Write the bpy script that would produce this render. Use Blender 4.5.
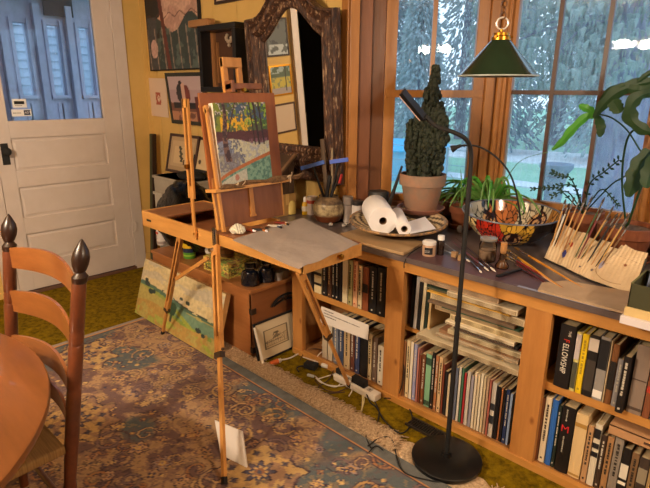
import bpy, bmesh, math, random
import numpy as np
from mathutils import Vector, Matrix
random.seed(7); rng = np.random.default_rng(7)
for o in list(bpy.data.objects): bpy.data.objects.remove(o)
S = bpy.context.scene
COL = S.collection
V = Vector
# ------------------------------------------------------------------ camera
FPX, PITCH, ROLL, YAW, CAMZ = 522.7, .2852, .0053, -.7664, 1.5
fw = V((math.sin(YAW)*math.cos(PITCH), math.cos(YAW)*math.cos(PITCH), -math.sin(PITCH)))
rt0 = V((math.cos(YAW), -math.sin(YAW), 0)); up0 = rt0.cross(fw)
rt = rt0*math.cos(ROLL)+up0*math.sin(ROLL); up = rt.cross(fw)
cd = bpy.data.cameras.new('camera'); cam = bpy.data.objects.new('camera', cd); COL.objects.link(cam)
cd.sensor_width = 36; cd.lens = FPX*36/650; cd.clip_start = .05; cd.clip_end = 200
mw = Matrix((rt, up, -fw)).transposed().to_4x4(); mw.translation = V((0, 0, CAMZ)); cam.matrix_world = mw
S.camera = cam
# ------------------------------------------------------------------ daylight and exposure
w = bpy.data.worlds.new('sky'); S.world = w; w.use_nodes = True
nt = w.node_tree; bg = nt.nodes['Background']
tc = nt.nodes.new('ShaderNodeTexCoord'); nz = nt.nodes.new('ShaderNodeTexNoise'); nz.inputs['Scale'].default_value = 3
rp = nt.nodes.new('ShaderNodeValToRGB'); rp.color_ramp.elements[0].position = .35; rp.color_ramp.elements[1].position = .7
rp.color_ramp.elements[0].color = (.50, .68, .94, 1); rp.color_ramp.elements[1].color = (.72, .88, 1.0, 1)
nt.links.new(tc.outputs['Generated'], nz.inputs['Vector']); nt.links.new(nz.outputs['Fac'], rp.inputs['Fac']); nt.links.new(rp.outputs['Color'], bg.inputs['Color'])
bg.inputs['Strength'].default_value = 1.25
S.view_settings.view_transform = 'Standard'; S.view_settings.look = 'None'
S.view_settings.exposure = 0.9; S.view_settings.gamma = 1.0
S.view_settings.use_curve_mapping = False
LAMP_W = 50.0
LAMP_W2 = 30.0
LAMP_C = (1.0, .80, .58)
# ------------------------------------------------------------------ helpers
C0 = V((0, 0, CAMZ))
def ray(px, py): return rt*((px-325)/FPX) - up*((py-244)/FPX) + fw
def PZ(px, py, z): d = ray(px, py); return C0+d*((z-CAMZ)/d.z)
def PY(px, py, y): d = ray(px, py); return C0+d*(y/d.y)
def PX(px, py, x): d = ray(px, py); return C0+d*(x/d.x)
def PP(px, py, p, n):
    d = ray(px, py); n = V(n); return C0+d*((V(p)-C0).dot(n)/d.dot(n))
def lin(c):
    if isinstance(c, str): c = [int(c[i:i+2], 16)/255 for i in (0, 2, 4)]
    return tuple((x/12.92 if x <= .04045 else ((x+.055)/1.055)**2.4) for x in c[:3])+(1,)
MATS = {}
def mat(name, c, rough=.6, metal=0, c2=None, nscale=12, bump=0, bscale=60, stretch=None, spec=.5, emit=None, estr=1, attr=False, coat=0, sheen=0, contrast=.2):
    if name in MATS: return MATS[name]
    m = bpy.data.materials.new(name); m.use_nodes = True; MATS[name] = m
    n = m.node_tree; L = n.links; b = n.nodes['Principled BSDF']
    b.inputs['Base Color'].default_value = lin(c); b.inputs['Roughness'].default_value = rough; b.inputs['Metallic'].default_value = metal
    b.inputs['Specular IOR Level'].default_value = spec; b.inputs['Coat Weight'].default_value = coat; b.inputs['Sheen Weight'].default_value = sheen
    t = n.nodes.new('ShaderNodeTexCoord'); src = t.outputs['Object']
    if stretch:
        mp = n.nodes.new('ShaderNodeMapping'); mp.inputs['Scale'].default_value = stretch; L.new(src, mp.inputs['Vector']); src = mp.outputs['Vector']
    if attr:
        a = n.nodes.new('ShaderNodeAttribute'); a.attribute_name = 'Col'; L.new(a.outputs['Color'], b.inputs['Base Color'])
    elif c2 or nscale:
        z = n.nodes.new('ShaderNodeTexNoise'); z.inputs['Scale'].default_value = nscale; z.inputs['Detail'].default_value = 6; z.inputs['Roughness'].default_value = .65
        L.new(src, z.inputs['Vector']); r = n.nodes.new('ShaderNodeValToRGB'); L.new(z.outputs['Fac'], r.inputs['Fac'])
        r.color_ramp.elements[0].position = .5-contrast; r.color_ramp.elements[1].position = .5+contrast
        l1 = lin(c); l2 = lin(c2) if c2 else tuple(x*.82 for x in l1[:3])+(1,)
        r.color_ramp.elements[0].color = l2; r.color_ramp.elements[1].color = l1; L.new(r.outputs['Color'], b.inputs['Base Color'])
    if bump:
        z2 = n.nodes.new('ShaderNodeTexNoise'); z2.inputs['Scale'].default_value = bscale; z2.inputs['Detail'].default_value = 4; L.new(src, z2.inputs['Vector'])
        bp = n.nodes.new('ShaderNodeBump'); bp.inputs['Strength'].default_value = bump; bp.inputs['Distance'].default_value = .01
        L.new(z2.outputs['Fac'], bp.inputs['Height']); L.new(bp.outputs['Normal'], b.inputs['Normal'])
    if emit:
        b.inputs['Emission Color'].default_value = lin(emit); b.inputs['Emission Strength'].default_value = estr
    return m
def soft(h, k=.82):
    if not h: return h
    c = [int(h[i:i+2], 16) for i in (0, 2, 4)]; g = c[0]*.35+c[1]*.5+c[2]*.15
    return '%02x%02x%02x' % tuple(int(max(0, min(255, g+(x-g)*k))) for x in c)
def wood(name, c, c2, axis='X', rough=.45, scale=18, coat=0, knots=False):
    c, c2 = soft(c), soft(c2)
    s = {'X': (.12, 1, 1), 'Y': (1, .12, 1), 'Z': (1, 1, .1)}[axis]
    m = mat(name, c, rough, c2=c2, nscale=scale, stretch=s, bump=.08, bscale=scale*3, coat=coat, contrast=.17)
    if knots:
        n = m.node_tree; L = n.links; b = n.nodes['Principled BSDF']
        lk = b.inputs['Base Color'].links[0].from_socket
        t = n.nodes.new('ShaderNodeTexCoord'); mp = n.nodes.new('ShaderNodeMapping')
        mp.inputs['Scale'].default_value = {'X': (2.2, 9, 9), 'Z': (9, 9, 4.5), 'Y': (9, 2.2, 9)}[axis]
        vo = n.nodes.new('ShaderNodeTexVoronoi'); vo.inputs['Scale'].default_value = 1.1
        L.new(t.outputs['Object'], mp.inputs['Vector']); L.new(mp.outputs['Vector'], vo.inputs['Vector'])
        r = n.nodes.new('ShaderNodeValToRGB'); r.color_ramp.elements[0].position = .05; r.color_ramp.elements[1].position = .13
        r.color_ramp.elements[0].color = (1, 1, 1, 1); r.color_ramp.elements[1].color = (0, 0, 0, 1); L.new(vo.outputs['Distance'], r.inputs['Fac'])
        mx = n.nodes.new('ShaderNodeMix'); mx.data_type = 'RGBA'; L.new(r.outputs['Color'], mx.inputs[0]); L.new(lk, mx.inputs[6]); mx.inputs[7].default_value = lin('6e3413')
        L.new(mx.outputs[2], b.inputs['Base Color'])
    return m
def glass(name, tint=(1, 1, 1), film=.05, rough=.0, blend=1.0):
    m = bpy.data.materials.new(name); m.use_nodes = True; n = m.node_tree; L = n.links; n.nodes.remove(n.nodes['Principled BSDF'])
    out = n.nodes['Material Output']
    tr = n.nodes.new('ShaderNodeBsdfTransparent'); tr.inputs[0].default_value = tuple(tint)+(1,)
    gl = n.nodes.new('ShaderNodeBsdfGlossy'); gl.inputs['Roughness'].default_value = rough
    fr = n.nodes.new('ShaderNodeFresnel'); fr.inputs[0].default_value = 1.5
    mx = n.nodes.new('ShaderNodeMixShader'); L.new(fr.outputs[0], mx.inputs[0]); L.new(tr.outputs[0], mx.inputs[1]); L.new(gl.outputs[0], mx.inputs[2])
    df = n.nodes.new('ShaderNodeBsdfTranslucent'); df.inputs[0].default_value = (.8, .9, 1, 1)
    m2 = n.nodes.new('ShaderNodeMixShader'); L.new(mx.outputs[0], m2.inputs[1]); L.new(df.outputs[0], m2.inputs[2])
    if film:
        t = n.nodes.new('ShaderNodeTexCoord'); mp = n.nodes.new('ShaderNodeMapping'); mp.inputs['Scale'].default_value = (14, 14, 2.2); L.new(t.outputs['Object'], mp.inputs['Vector'])
        z = n.nodes.new('ShaderNodeTexNoise'); z.inputs['Scale'].default_value = 4; z.inputs['Detail'].default_value = 8; L.new(mp.outputs['Vector'], z.inputs['Vector'])
        r = n.nodes.new('ShaderNodeMapRange'); r.inputs[1].default_value = .35; r.inputs[2].default_value = .75; r.inputs[3].default_value = film*.4; r.inputs[4].default_value = film*2
        L.new(z.outputs['Fac'], r.inputs[0]); L.new(r.outputs[0], m2.inputs[0])
        bp = n.nodes.new('ShaderNodeBump'); bp.inputs['Strength'].default_value = .05; bp.inputs['Distance'].default_value = .004; L.new(z.outputs['Fac'], bp.inputs['Height']); L.new(bp.outputs[0], gl.inputs['Normal'])
    else: m2.inputs[0].default_value = 0
    L.new(m2.outputs[0], out.inputs['Surface']); MATS[name] = m; return m

class MB:
    def __init__(s): s.v = []; s.f = []; s.c = []
    def add(s, vs, fs):
        k = len(s.v); s.v += [V(p) for p in vs]; s.f += [tuple(i+k for i in f) for f in fs]; return s
    def hexa(s, p):   # 8 points: bottom 4 ccw, top 4 ccw
        return s.add(p, [(3, 2, 1, 0), (4, 5, 6, 7), (0, 1, 5, 4), (1, 2, 6, 5), (2, 3, 7, 6), (3, 0, 4, 7)])
    def box(s, x0, x1, y0, y1, z0, z1):
        return s.hexa([(x0, y0, z0), (x1, y0, z0), (x1, y1, z0), (x0, y1, z0), (x0, y0, z1), (x1, y0, z1), (x1, y1, z1), (x0, y1, z1)])
    def obox(s, c, a, b, d):   # centre and three half vectors (a x b = +d)
        c, a, b, d = V(c), V(a), V(b), V(d)
        return s.hexa([c-a-b-d, c+a-b-d, c+a+b-d, c-a+b-d, c-a-b+d, c+a-b+d, c+a+b+d, c-a+b+d])
    def bar(s, p, q, wd, ht, side=None):
        p, q = V(p), V(q); a = (q-p); L = a.length; a = a.normalized()
        sd = V(side) if side else (V((0, 0, 1)).cross(a) if abs(a.z) < .95 else V((1, 0, 0)))
        sd = (sd-a*sd.dot(a)).normalized(); u = a.cross(sd)
        return s.obox((p+q)/2, a*L/2, sd*wd/2, u*ht/2)
    def cyl(s, p, q, r0, r1=None, n=16, cap=True):
        r1 = r0 if r1 is None else r1; p, q = V(p), V(q); a = (q-p).normalized()
        x = a.orthogonal().normalized(); y = a.cross(x); vs = []
        for c, r in ((p, r0), (q, r1)):
            for i in range(n): t = 2*math.pi*i/n; vs.append(c+x*math.cos(t)*r+y*math.sin(t)*r)
        fs = [(i, (i+1) % n, n+(i+1) % n, n+i) for i in range(n)]
        if cap: fs += [tuple(range(n))[::-1], tuple(range(n, 2*n))]
        return s.add(vs, fs)
    def lathe(s, c, prof, n=28, ax=(0, 0, 1), sx=1):
        c = V(c); a = V(ax).normalized()
        x = V((1, 0, 0)) if abs(a.z) > .99 else a.orthogonal().normalized(); y = a.cross(x); vs = []; m = len(prof)
        for r, z in prof:
            r = max(r, 1e-4)
            for i in range(n): t = 2*math.pi*i/n; vs.append(c+a*z+x*math.cos(t)*r*sx+y*math.sin(t)*r)
        fs = [(j*n+i, j*n+(i+1) % n, (j+1)*n+(i+1) % n, (j+1)*n+i) for j in range(m-1) for i in range(n)]
        fs += [tuple(range(n))[::-1], tuple(range((m-1)*n, m*n))]
        return s.add(vs, fs)
    def tube(s, pts, r, n=8, smoothn=0, flat=1):
        pts = [V(p) for p in pts]
        if smoothn: pts = spline(pts, smoothn)
        m = len(pts); R = [r]*m if not isinstance(r, (list, tuple)) else [r[0]+(r[-1]-r[0])*i/(m-1) for i in range(m)] if len(r) == 2 else r
        vs = []; x = None
        for i, p in enumerate(pts):
            a = (pts[min(i+1, m-1)]-pts[max(i-1, 0)]).normalized()
            x = a.orthogonal().normalized() if x is None else (x-a*x.dot(a)).normalized()
            y = a.cross(x)
            for k in range(n): t = 2*math.pi*k/n; vs.append(p+x*math.cos(t)*R[i]+y*math.sin(t)*R[i]*flat)
        fs = [(j*n+i, j*n+(i+1) % n, (j+1)*n+(i+1) % n, (j+1)*n+i) for j in range(m-1) for i in range(n)]
        fs += [tuple(range(n))[::-1], tuple(range((m-1)*n, m*n))]
        return s.add(vs, fs)
    def prism(s, poly, z0, z1):
        n = len(poly); vs = [(x, y, z0) for x, y in poly]+[(x, y, z1) for x, y in poly]
        return s.add(vs, [tuple(range(n))[::-1], tuple(range(n, 2*n))]+[(i, (i+1) % n, n+(i+1) % n, n+i) for i in range(n)])
    def extr(s, poly, d):   # planar 3D polygon extruded by d
        n = len(poly); d = V(d); vs = [V(p) for p in poly]+[V(p)+d for p in poly]
        return s.add(vs, [tuple(range(n))[::-1], tuple(range(n, 2*n))]+[(i, (i+1) % n, n+(i+1) % n, n+i) for i in range(n)])
    def ball(s, c, r, n=8, m=6, sc=(1, 1, 1), jit=0):
        vs = []; c = V(c)
        for j in range(m+1):
            ph = math.pi*j/m
            for i in range(n):
                t = 2*math.pi*i/n; k = r*(1+random.uniform(-jit, jit))
                vs.append(c+V((math.sin(ph)*math.cos(t)*k*sc[0], math.sin(ph)*math.sin(t)*k*sc[1], -math.cos(ph)*k*sc[2])))
        return s.add(vs, [(j*n+i, j*n+(i+1) % n, (j+1)*n+(i+1) % n, (j+1)*n+i) for j in range(m) for i in range(n)])
    def ribbon(s, pts, wd, th=.0012, n=0, side=None, fold=.15, face=None):   # leaf blade with a fold and real thickness
        pts = spline([V(p) for p in pts], n) if n else [V(p) for p in pts]
        m = len(pts); vs = []
        for i, p in enumerate(pts):
            t = i/(m-1); a = (pts[min(i+1, m-1)]-pts[max(i-1, 0)]).normalized()
            sd = V(side) if side else a.cross(V(face) if face else V((0, 0, 1)))
            if sd.length < .01: sd = V((1, 0, 0))
            sd = (sd-a*sd.dot(a)).normalized(); u = sd.cross(a)
            k = wd(t)/2
            vs += [p-sd*k+u*k*fold, p-u*th, p+sd*k+u*k*fold, p+u*th]
        fs = [(j*4+i, j*4+(i+1) % 4, (j+1)*4+(i+1) % 4, (j+1)*4+i) for j in range(m-1) for i in range(4)]
        fs += [(3, 2, 1, 0), ((m-1)*4, (m-1)*4+1, (m-1)*4+2, (m-1)*4+3)]
        return s.add(vs, fs)
    def rot(s, i0, about, ax, ang):
        R = Matrix.Rotation(ang, 3, V(ax)); c = V(about)
        for i in range(i0, len(s.v)): s.v[i] = R@(s.v[i]-c)+c
        return s
def spline(P, n):
    out = []; m = len(P)
    for i in range(m-1):
        p0, p1, p2, p3 = P[max(i-1, 0)], P[i], P[i+1], P[min(i+2, m-1)]
        for k in range(n):
            t = k/n; out.append(.5*((2*p1)+(p2-p0)*t+(2*p0-5*p1+4*p2-p3)*t*t+(3*p1-p0-3*p2+p3)*t**3))
    return out+[P[-1]]
def wl(o): return o.location+(wl(o.parent) if o.parent else V((0, 0, 0)))
def tagit(o, label=None, cat=None, group=None, kind=None):
    if label: o['label'] = label
    if cat: o['category'] = cat
    if group: o['group'] = group
    if kind: o['kind'] = kind
    return o
def T(name, label, cat, loc, group=None):
    o = bpy.data.objects.new(name, None); COL.objects.link(o); o.location = V(loc); o.empty_display_size = .05
    return tagit(o, label, cat, group)
def B(mb, name, m, parent=None, label=None, cat=None, group=None, kind=None, smooth=False, bev=0, cols=None):
    me = bpy.data.meshes.new(name); P = mb.v
    lo = [min(p[i] for p in P) for i in range(3)]; hi = [max(p[i] for p in P) for i in range(3)]
    org = V(((lo[0]+hi[0])/2, (lo[1]+hi[1])/2, lo[2]))
    me.from_pydata([tuple(p-org) for p in P], [], mb.f); me.materials.append(m)
    if cols is not None:
        a = me.color_attributes.new('Col', 'FLOAT_COLOR', 'POINT'); c = np.ones((len(P), 4), np.float32); c[:, :3] = cols; a.data.foreach_set('color', c.ravel())
    if bev or smooth or cols is None:
        bm = bmesh.new(); bm.from_mesh(me)
        if bev: bmesh.ops.bevel(bm, geom=list(bm.edges), offset=bev, segments=2, profile=.6, affect='EDGES', clamp_overlap=True)
        bmesh.ops.recalc_face_normals(bm, faces=bm.faces); bm.to_mesh(me); bm.free()
    if smooth:
        me.polygons.foreach_set('use_smooth', [True]*len(me.polygons))
        try: me.set_sharp_from_angle(angle=math.radians(40))
        except Exception: pass
    o = bpy.data.objects.new(name, me); COL.objects.link(o)
    if parent: o.parent = parent; o.location = org-wl(parent)
    else: o.location = org
    return tagit(o, label, cat, group, kind)
def ST(mb, name, m, **k): return B(mb, name, m, kind='structure', **k)
def box(*a): return MB().box(*a)
def text(s, size, org, xd, yd, m, parent, name='lettering', label=None, align='LEFT', sx=1):
    cu = bpy.data.curves.new('t', 'FONT'); cu.body = s; cu.size = 1; cu.extrude = .01; cu.align_x = align
    to = bpy.data.objects.new('t', cu); COL.objects.link(to); bpy.context.view_layer.update()
    me = bpy.data.meshes.new_from_object(to.evaluated_get(bpy.context.evaluated_depsgraph_get())); bpy.data.objects.remove(to)
    xd, yd = V(xd).normalized(), V(yd).normalized(); zd = xd.cross(yd); org = V(org)
    for v in me.vertices: c = v.co.copy(); v.co = org+xd*c.x*size*sx+yd*c.y*size+zd*(c.z*size*.1+.0002)-wl(parent)
    me.name = name; me.materials.clear(); me.materials.append(m); o = bpy.data.objects.new(name, me); COL.objects.link(o); o.parent = parent
    return tagit(o, label)
def marks(org, xd, yd, lines, wd, h, m, parent, name='lettering', seed=1):   # rows of small illegible strokes
    r = random.Random(seed); xd, yd = V(xd).normalized(), V(yd).normalized(); zd = xd.cross(yd); b = MB(); org = V(org)
    for i in range(lines):
        x = 0
        end = wd*r.uniform(.6, 1)
        while x < end:
            l = r.uniform(.4, 1)*h*.9; l = min(l, wd-x+.0001)
            b.obox(org+xd*(x+l/2)-yd*(i*h*1.7)+zd*.0004, xd*l/2, yd*h/2*r.uniform(.5, 1), zd*.0004); x += l+h*.35
    return B(b, name, m, parent)
# numpy painting
def rgb(h): return np.array(lin(h)[:3])
def vnoise(x, y, seed=0):
    r = np.random.default_rng(seed); g = r.random((64, 64)); xi = np.floor(x).astype(int); yi = np.floor(y).astype(int); fx = x-xi; fy = y-yi
    fx = fx*fx*(3-2*fx); fy = fy*fy*(3-2*fy); a = g[xi % 64, yi % 64]; b = g[(xi+1) % 64, yi % 64]; c = g[xi % 64, (yi+1) % 64]; d = g[(xi+1) % 64, (yi+1) % 64]
    return (a*(1-fx)+b*fx)*(1-fy)+(c*(1-fx)+d*fx)*fy
def fbm(x, y, seed=0, o=4): return sum(vnoise(x*2**i, y*2**i, seed+i)/2**i for i in range(o))/sum(1/2**i for i in range(o))
def put(img, mask, c, a=1.0):
    m = np.clip(mask.astype(float)*a, 0, 1)[..., None]; return img*(1-m)+rgb(c)*m
def painted(name, org, du, dv, nu, nv, fn, parent, m=None, thick=None, label=None):
    """a grid of vertices on a flat picture, coloured by the paint function fn(u, v)"""
    org, du, dv = V(org), V(du), V(dv)
    u, v = np.meshgrid(np.linspace(0, 1, nu), np.linspace(0, 1, nv)); img = fn(u, v)
    b = MB(); b.v = [org+du*float(a)+dv*float(c) for a, c in zip(u.ravel(), v.ravel())]
    b.f = [(j*nu+i, j*nu+i+1, (j+1)*nu+i+1, (j+1)*nu+i) for j in range(nv-1) for i in range(nu-1)]
    return B(b, name, m or mat('painted_surface', 'ffffff', .55, attr=True), parent, cols=img.reshape(-1, 3), label=label)

# ------------------------------------------------------------------ materials
M = {}
M['yellow_wall'] = mat('yellow_wall_paint', 'd4ae66', .7, c2='c8a259', nscale=3, bump=.05, bscale=120)
M['ceiling'] = mat('ceiling_paint', 'c4b394', .8)
M['door'] = mat('door_paint', 'cfc2ba', .42, c2='c6b8ae', nscale=5)
M['trim_orange'] = wood('fir_trim_lit', 'b8742f', '9a5a1e', 'Z', .35, 14)  # lit tone of the fir boards, brightness put into the colour
M['trim_brown'] = wood('fir_trim_brown', '8a5030', '6e3a1e', 'Z', .35, 14)
M['trim_dark'] = wood('fir_trim_shaded', '7a4422', '5f3216', 'Z', .35, 14)  # same fir darkened, shade of the reveal put into the colour
M['muntin'] = wood('muntin_wood', '5a3018', '42220f', 'Z', .4, 14)
M['pineX'] = wood('knotty_pine_boards', 'd48f3c', 'b97328', 'X', .42, 16, knots=True)
M['pineZ'] = wood('knotty_pine_uprights', 'cc8438', 'b26c28', 'Z', .42, 16, knots=True)
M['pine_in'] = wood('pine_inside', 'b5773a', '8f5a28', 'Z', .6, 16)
M['easel'] = wood('easel_beech', 'e09a44', 'c47e30', 'X', .38, 20)
M['easelZ'] = wood('easel_beech_legs', 'dc9440', 'bd752a', 'Z', .38, 20)
M['plyred'] = wood('easel_mahogany_ply', '9c5a30', '7c4320', 'Z', .42, 14)
M['chest'] = wood('chest_cedar', 'bd7436', '995522', 'X', .42, 10)
M['chestY'] = wood('chest_cedar_shaded_side', '9f5c2c', '81451c', 'Y', .42, 10)  # darker copy of the chest wood, side shade put into the colour
M['table'] = wood('table_maple', '85481c', '643410', 'X', .3, 8, coat=.25)
M['slat'] = wood('chair_maple_slats', 'a05a24', '7e4216', 'X', .3, 10, coat=.25)
M['post'] = mat('chair_dark_maple', '6b3820', .32, c2='4d2614', nscale=14, coat=.3)
M['finial'] = mat('chair_finial_dark', '2e1a12', .35, c2='20110b', nscale=14, coat=.1)
M['white'] = mat('white_paper', 'eceaf0', .8, nscale=0)
M['cream'] = mat('cream_paper', 'd9c8a4', .8, c2='cbb78f', nscale=20)
M['pages'] = mat('book_pages', 'c9b48e', .85, c2='a8926c', nscale=60, stretch=(1, 1, .05))
M['black'] = mat('black_satin', '0d0d0f', .35, nscale=0)
M['matblack'] = mat('matte_black', '131214', .7, nscale=0)
M['terra'] = mat('terracotta', 'ad7c60', .85, c2='8a7a6a', nscale=9, bump=.1, bscale=60)
M['terra2'] = mat('terracotta_orange', '8c4c2a', .8, c2='6c3a22', nscale=8, bump=.1)
M['soil'] = mat('potting_soil', '3a2a1e', .95, c2='7a5c44', nscale=60, bump=.5, bscale=80)
M['steel'] = mat('brushed_steel', 'b9bcc2', .25, 1, nscale=0)
M['brass'] = mat('brass', 'b9822c', .3, 1, nscale=0)
M['ink'] = mat('dark_ink', '1b1816', .8, nscale=0)
M['winglass'] = glass('rain_wet_window_glass', (.95, .98, 1), .12)
M['doorglass'] = glass('door_glass', (.86, .92, 1.0), .03)
M['clear'] = glass('clear_jar_glass', (.93, .95, .93), .0)
M['picglass'] = M['clear']
def cm(hexc, rough=.6, **k): return mat('surface_'+hexc, hexc, rough, **({'nscale': 0}|k))
# ================================================================== STRUCTURE
WY, DX = 2.25, -4.196         # picture wall, door wall
CE = 2.5
# floor: olive shag carpet
fm = mat('olive_shag_carpet', '94780e', .95, c2='4c3c06', nscale=34, bump=.9, bscale=210, spec=.1)
ST(box(-4.3, 2.7, -3.1, 2.95, -.05, 0), 'floor', fm)
ST(box(-4.35, 2.7, -3.1, 2.95, CE, CE+.08), 'ceiling', M['ceiling'])
# door wall pieces (x = DX, thickness going to -x)
dw = MB()
dy0, dy1 = 1.05, 1.975
dw.box(DX-.14, DX-.03, dy1, WY+.1, 0, CE); dw.box(DX-.14, DX-.03, dy0, dy1, 2.33, CE)
dw.box(DX-.14, DX-.03, .46, dy0, 0, CE); dw.box(DX-.14, DX-.03, -.5, .46, 2.16, CE); dw.box(DX-.14, DX-.03, -3.1, -.5, 0, CE)
for o in (0,): pass
ST(dw, 'wall_left', M['yellow_wall'])
tw = MB()
tw.box(DX-.03, DX+.012, dy1, dy1+.095, 0, 2.42); tw.box(DX-.03, DX+.012, dy0-.095, dy0, 0, 2.42); tw.box(DX-.03, DX+.012, dy0-.095, dy1+.095, 2.325, 2.42)
ST(tw, 'trim_1', M['door'], bev=.004)
tw = MB(); tw.box(DX-.14, DX+.014, .38, .47, 0, 2.26); tw.box(DX-.14, DX+.014, -.59, -.5, 0, 2.26); tw.box(DX-.14, DX+.014, -.59, .47, 2.16, 2.26)
ST(tw, 'trim_2', M['door'], bev=.004)
b = box(DX-1.6, DX-1.5, -1.2, 1.0, 0, CE); b.box(DX-1.6, DX-.14, .9, 1.0, 0, CE); b.box(DX-1.6, DX-.14, -1.2, -1.1, 0, CE)
ST(box(DX-1.6, DX-.1, -1.2, 1.0, CE, CE+.06), 'ceiling_passage', mat('passage_gloom_tone', '40382e', .8)); ST(box(DX-1.6, DX-.1, -1.2, 1.0, -.06, 0), 'floor_passage', mat('passage_gloom_tone', '40382e', .8)); b.box(DX-1.6, DX-.14, -.59, -.5, 2.2, CE)  # unseen passage ceiling and floor, added to keep sky light from leaking in
ST(b, 'wall_back', mat('passage_gloom_tone', '40382e', .8))  # dark colour carries the gloom of the unlit passage
# yellow vertical boards: a shallow bead near the corner
ST(MB().box(DX-.03, DX+.0, dy1+.095, WY, 0, CE).box(DX, DX+.008, 2.215, WY, 0, CE), 'trim_3', M['yellow_wall'])
# picture wall with faint vertical board joints
pw = MB(); xs = [-4.3]+[-4.05+.27*i for i in range(8)]
for a, c in zip(xs[:-1], xs[1:]): pw.box(a, c-.003, WY, WY+.1, 0, CE)
pw.box(xs[-1], -2.03, WY, WY+.1, 0, CE); pw.box(-4.3, -2.0, WY+.004, WY+.1, 0, CE)
ST(pw, 'wall_front', M['yellow_wall'])
b = MB().box(2.6, 2.7, -3.1, 2.95, 0, CE); ST(b, 'wall_right', mat('low_bounce_wall_paint', '8a6a40', .8))  # unseen wall, darkened to cut bounce light
ST(box(-4.3, 2.7, -3.2, -3.1, 0, CE), 'wall_rear', mat('low_bounce_wall_paint', '8a6a40', .8))  # unseen too, same dark tone against bounce light
ST(box(0.05, 2.6, WY, WY+.1, 0, CE), 'wall_far_right', M['yellow_wall'])
# bay: facet helper ------------------------------------------------
R2 = 1/math.sqrt(2)
class Facet:
    def __init__(s, p, d): s.p = V((p[0], p[1], 0)); s.d = V((d[0], d[1], 0)).normalized(); s.n = V((-s.d.y, s.d.x, 0))
    def at(s, a, z, dep=0): return s.p+s.d*a+s.n*dep+V((0, 0, z))
    def box(s, mb, a0, a1, z0, z1, d0, d1):
        c = s.at((a0+a1)/2, (z0+z1)/2, (d0+d1)/2); return mb.obox(c, s.d*(a1-a0)/2, s.n*(d1-d0)/2, V((0, 0, (z1-z0)/2)))
FL = Facet((-1.98, 2.25), (1, 1)); FC = Facet((-1.40, 2.83), (1, 0)); FR = Facet((-.60, 2.83), (1, -1))
WT = 2.22
for i, (f, L) in enumerate(((FL, .82), (FC, .80), (FR, .82))):
    b = MB(); f.box(b, -.02, L+.02, 0, .80, .03, .13); f.box(b, -.02, L+.02, WT+.1, CE, .0, .13)
    ST(b, 'wall_bay_%d' % (i+1), M['trim_brown'])
    b = MB(); f.box(b, 0, L, .80, .885, -.015, .12); ST(b, 'trim_%d' % (4+i), M['trim_brown'], bev=.004)
# left end: board on picture wall, then boards of the reveal
ST(box(-2.035, -1.985, WY-.018, WY+.1, 0, CE), 'trim_7', M['trim_orange'], bev=.003)
b = MB(); FL.box(b, -.005, .045, 0, CE, -.004, .1); ST(b, 'trim_8', M['trim_orange'], bev=.003)
b = MB(); FL.box(b, .047, .116, 0, CE, .012, .1); ST(b, 'trim_9', M['trim_brown'], bev=.002)
b = MB(); FL.box(b, .118, .188, 0, CE, .026, .1); ST(b, 'trim_10', M['trim_dark'], bev=.002)
# corner posts between facets, grooved
b = MB()
FL.box(b, .745, .79, 0, CE, -.004, .1); FL.box(b, .79, .82, 0, CE, .012, .1); FC.box(b, -.01, .018, 0, CE, .008, .1); FC.box(b, .018, .04, 0, CE, -.004, .1)
b.cyl((-1.395, 2.825, 0), (-1.395, 2.825, CE), .018, n=12)
ST(b, 'trim_11', M['trim_orange'], bev=.002)
b = MB(); FC.box(b, .765, .80, 0, CE, -.004, .1); FR.box(b, 0, .06, 0, CE, -.004, .1); b.cyl((-.605, 2.822, 0), (-.605, 2.822, CE), .018, n=12)
ST(b, 'trim_12', M['trim_orange'], bev=.002)
b = MB(); FR.box(b, .74, .82, 0, CE, -.004, .1); b.box(-.02, .06, WY-.018, WY+.1, 0, CE); ST(b, 'trim_13', M['trim_orange'], bev=.002)
# windows
def win(n, f, a0, a1, mull, rail, musz=.012, lowmull=False, st=.055, hr=None, matf='trim_orange'):
    b = MB(); z0, z1 = .885, WT+.1
    f.box(b, a0, a0+st, z0, z1, .02, .06); f.box(b, a1-st, a1, z0, z1, .02, .06); f.box(b, a0, a1, z0, z0+.04, .018, .062); f.box(b, a0, a1, z1-.05, z1, .02, .06)
    w_ = ST(b, 'window_%d' % n, M[matf], bev=.002)
    b = MB()
    if rail: f.box(b, a0+.01, a1-.01, rail-.02, rail+.02, .012, .066)
    for m_ in mull: f.box(b, m_-musz, m_+musz, (z0+.04) if lowmull else rail+.02, z1-.05, .03, .052)
    if hr: f.box(b, a0+st-.01, a1-st+.01, hr-.011, hr+.011, .033, .049)
    B(b, 'muntins', M['muntin'] if hr else M[matf], w_)
    g = MB(); f.box(g, a0+st-.01, a1-st+.01, z0+.03, z1-.04, .041, .044); B(g, 'pane', M['winglass'], w_)
win(1, FL, .19, .745, [.452], 1.487, st=.062)
win(2, FC, .04, .765, [.28, .515], None, lowmull=True, st=.022, hr=1.497, musz=.0105)
win(3, FR, .06, .74, [.40], 1.487, st=.06)
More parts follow.
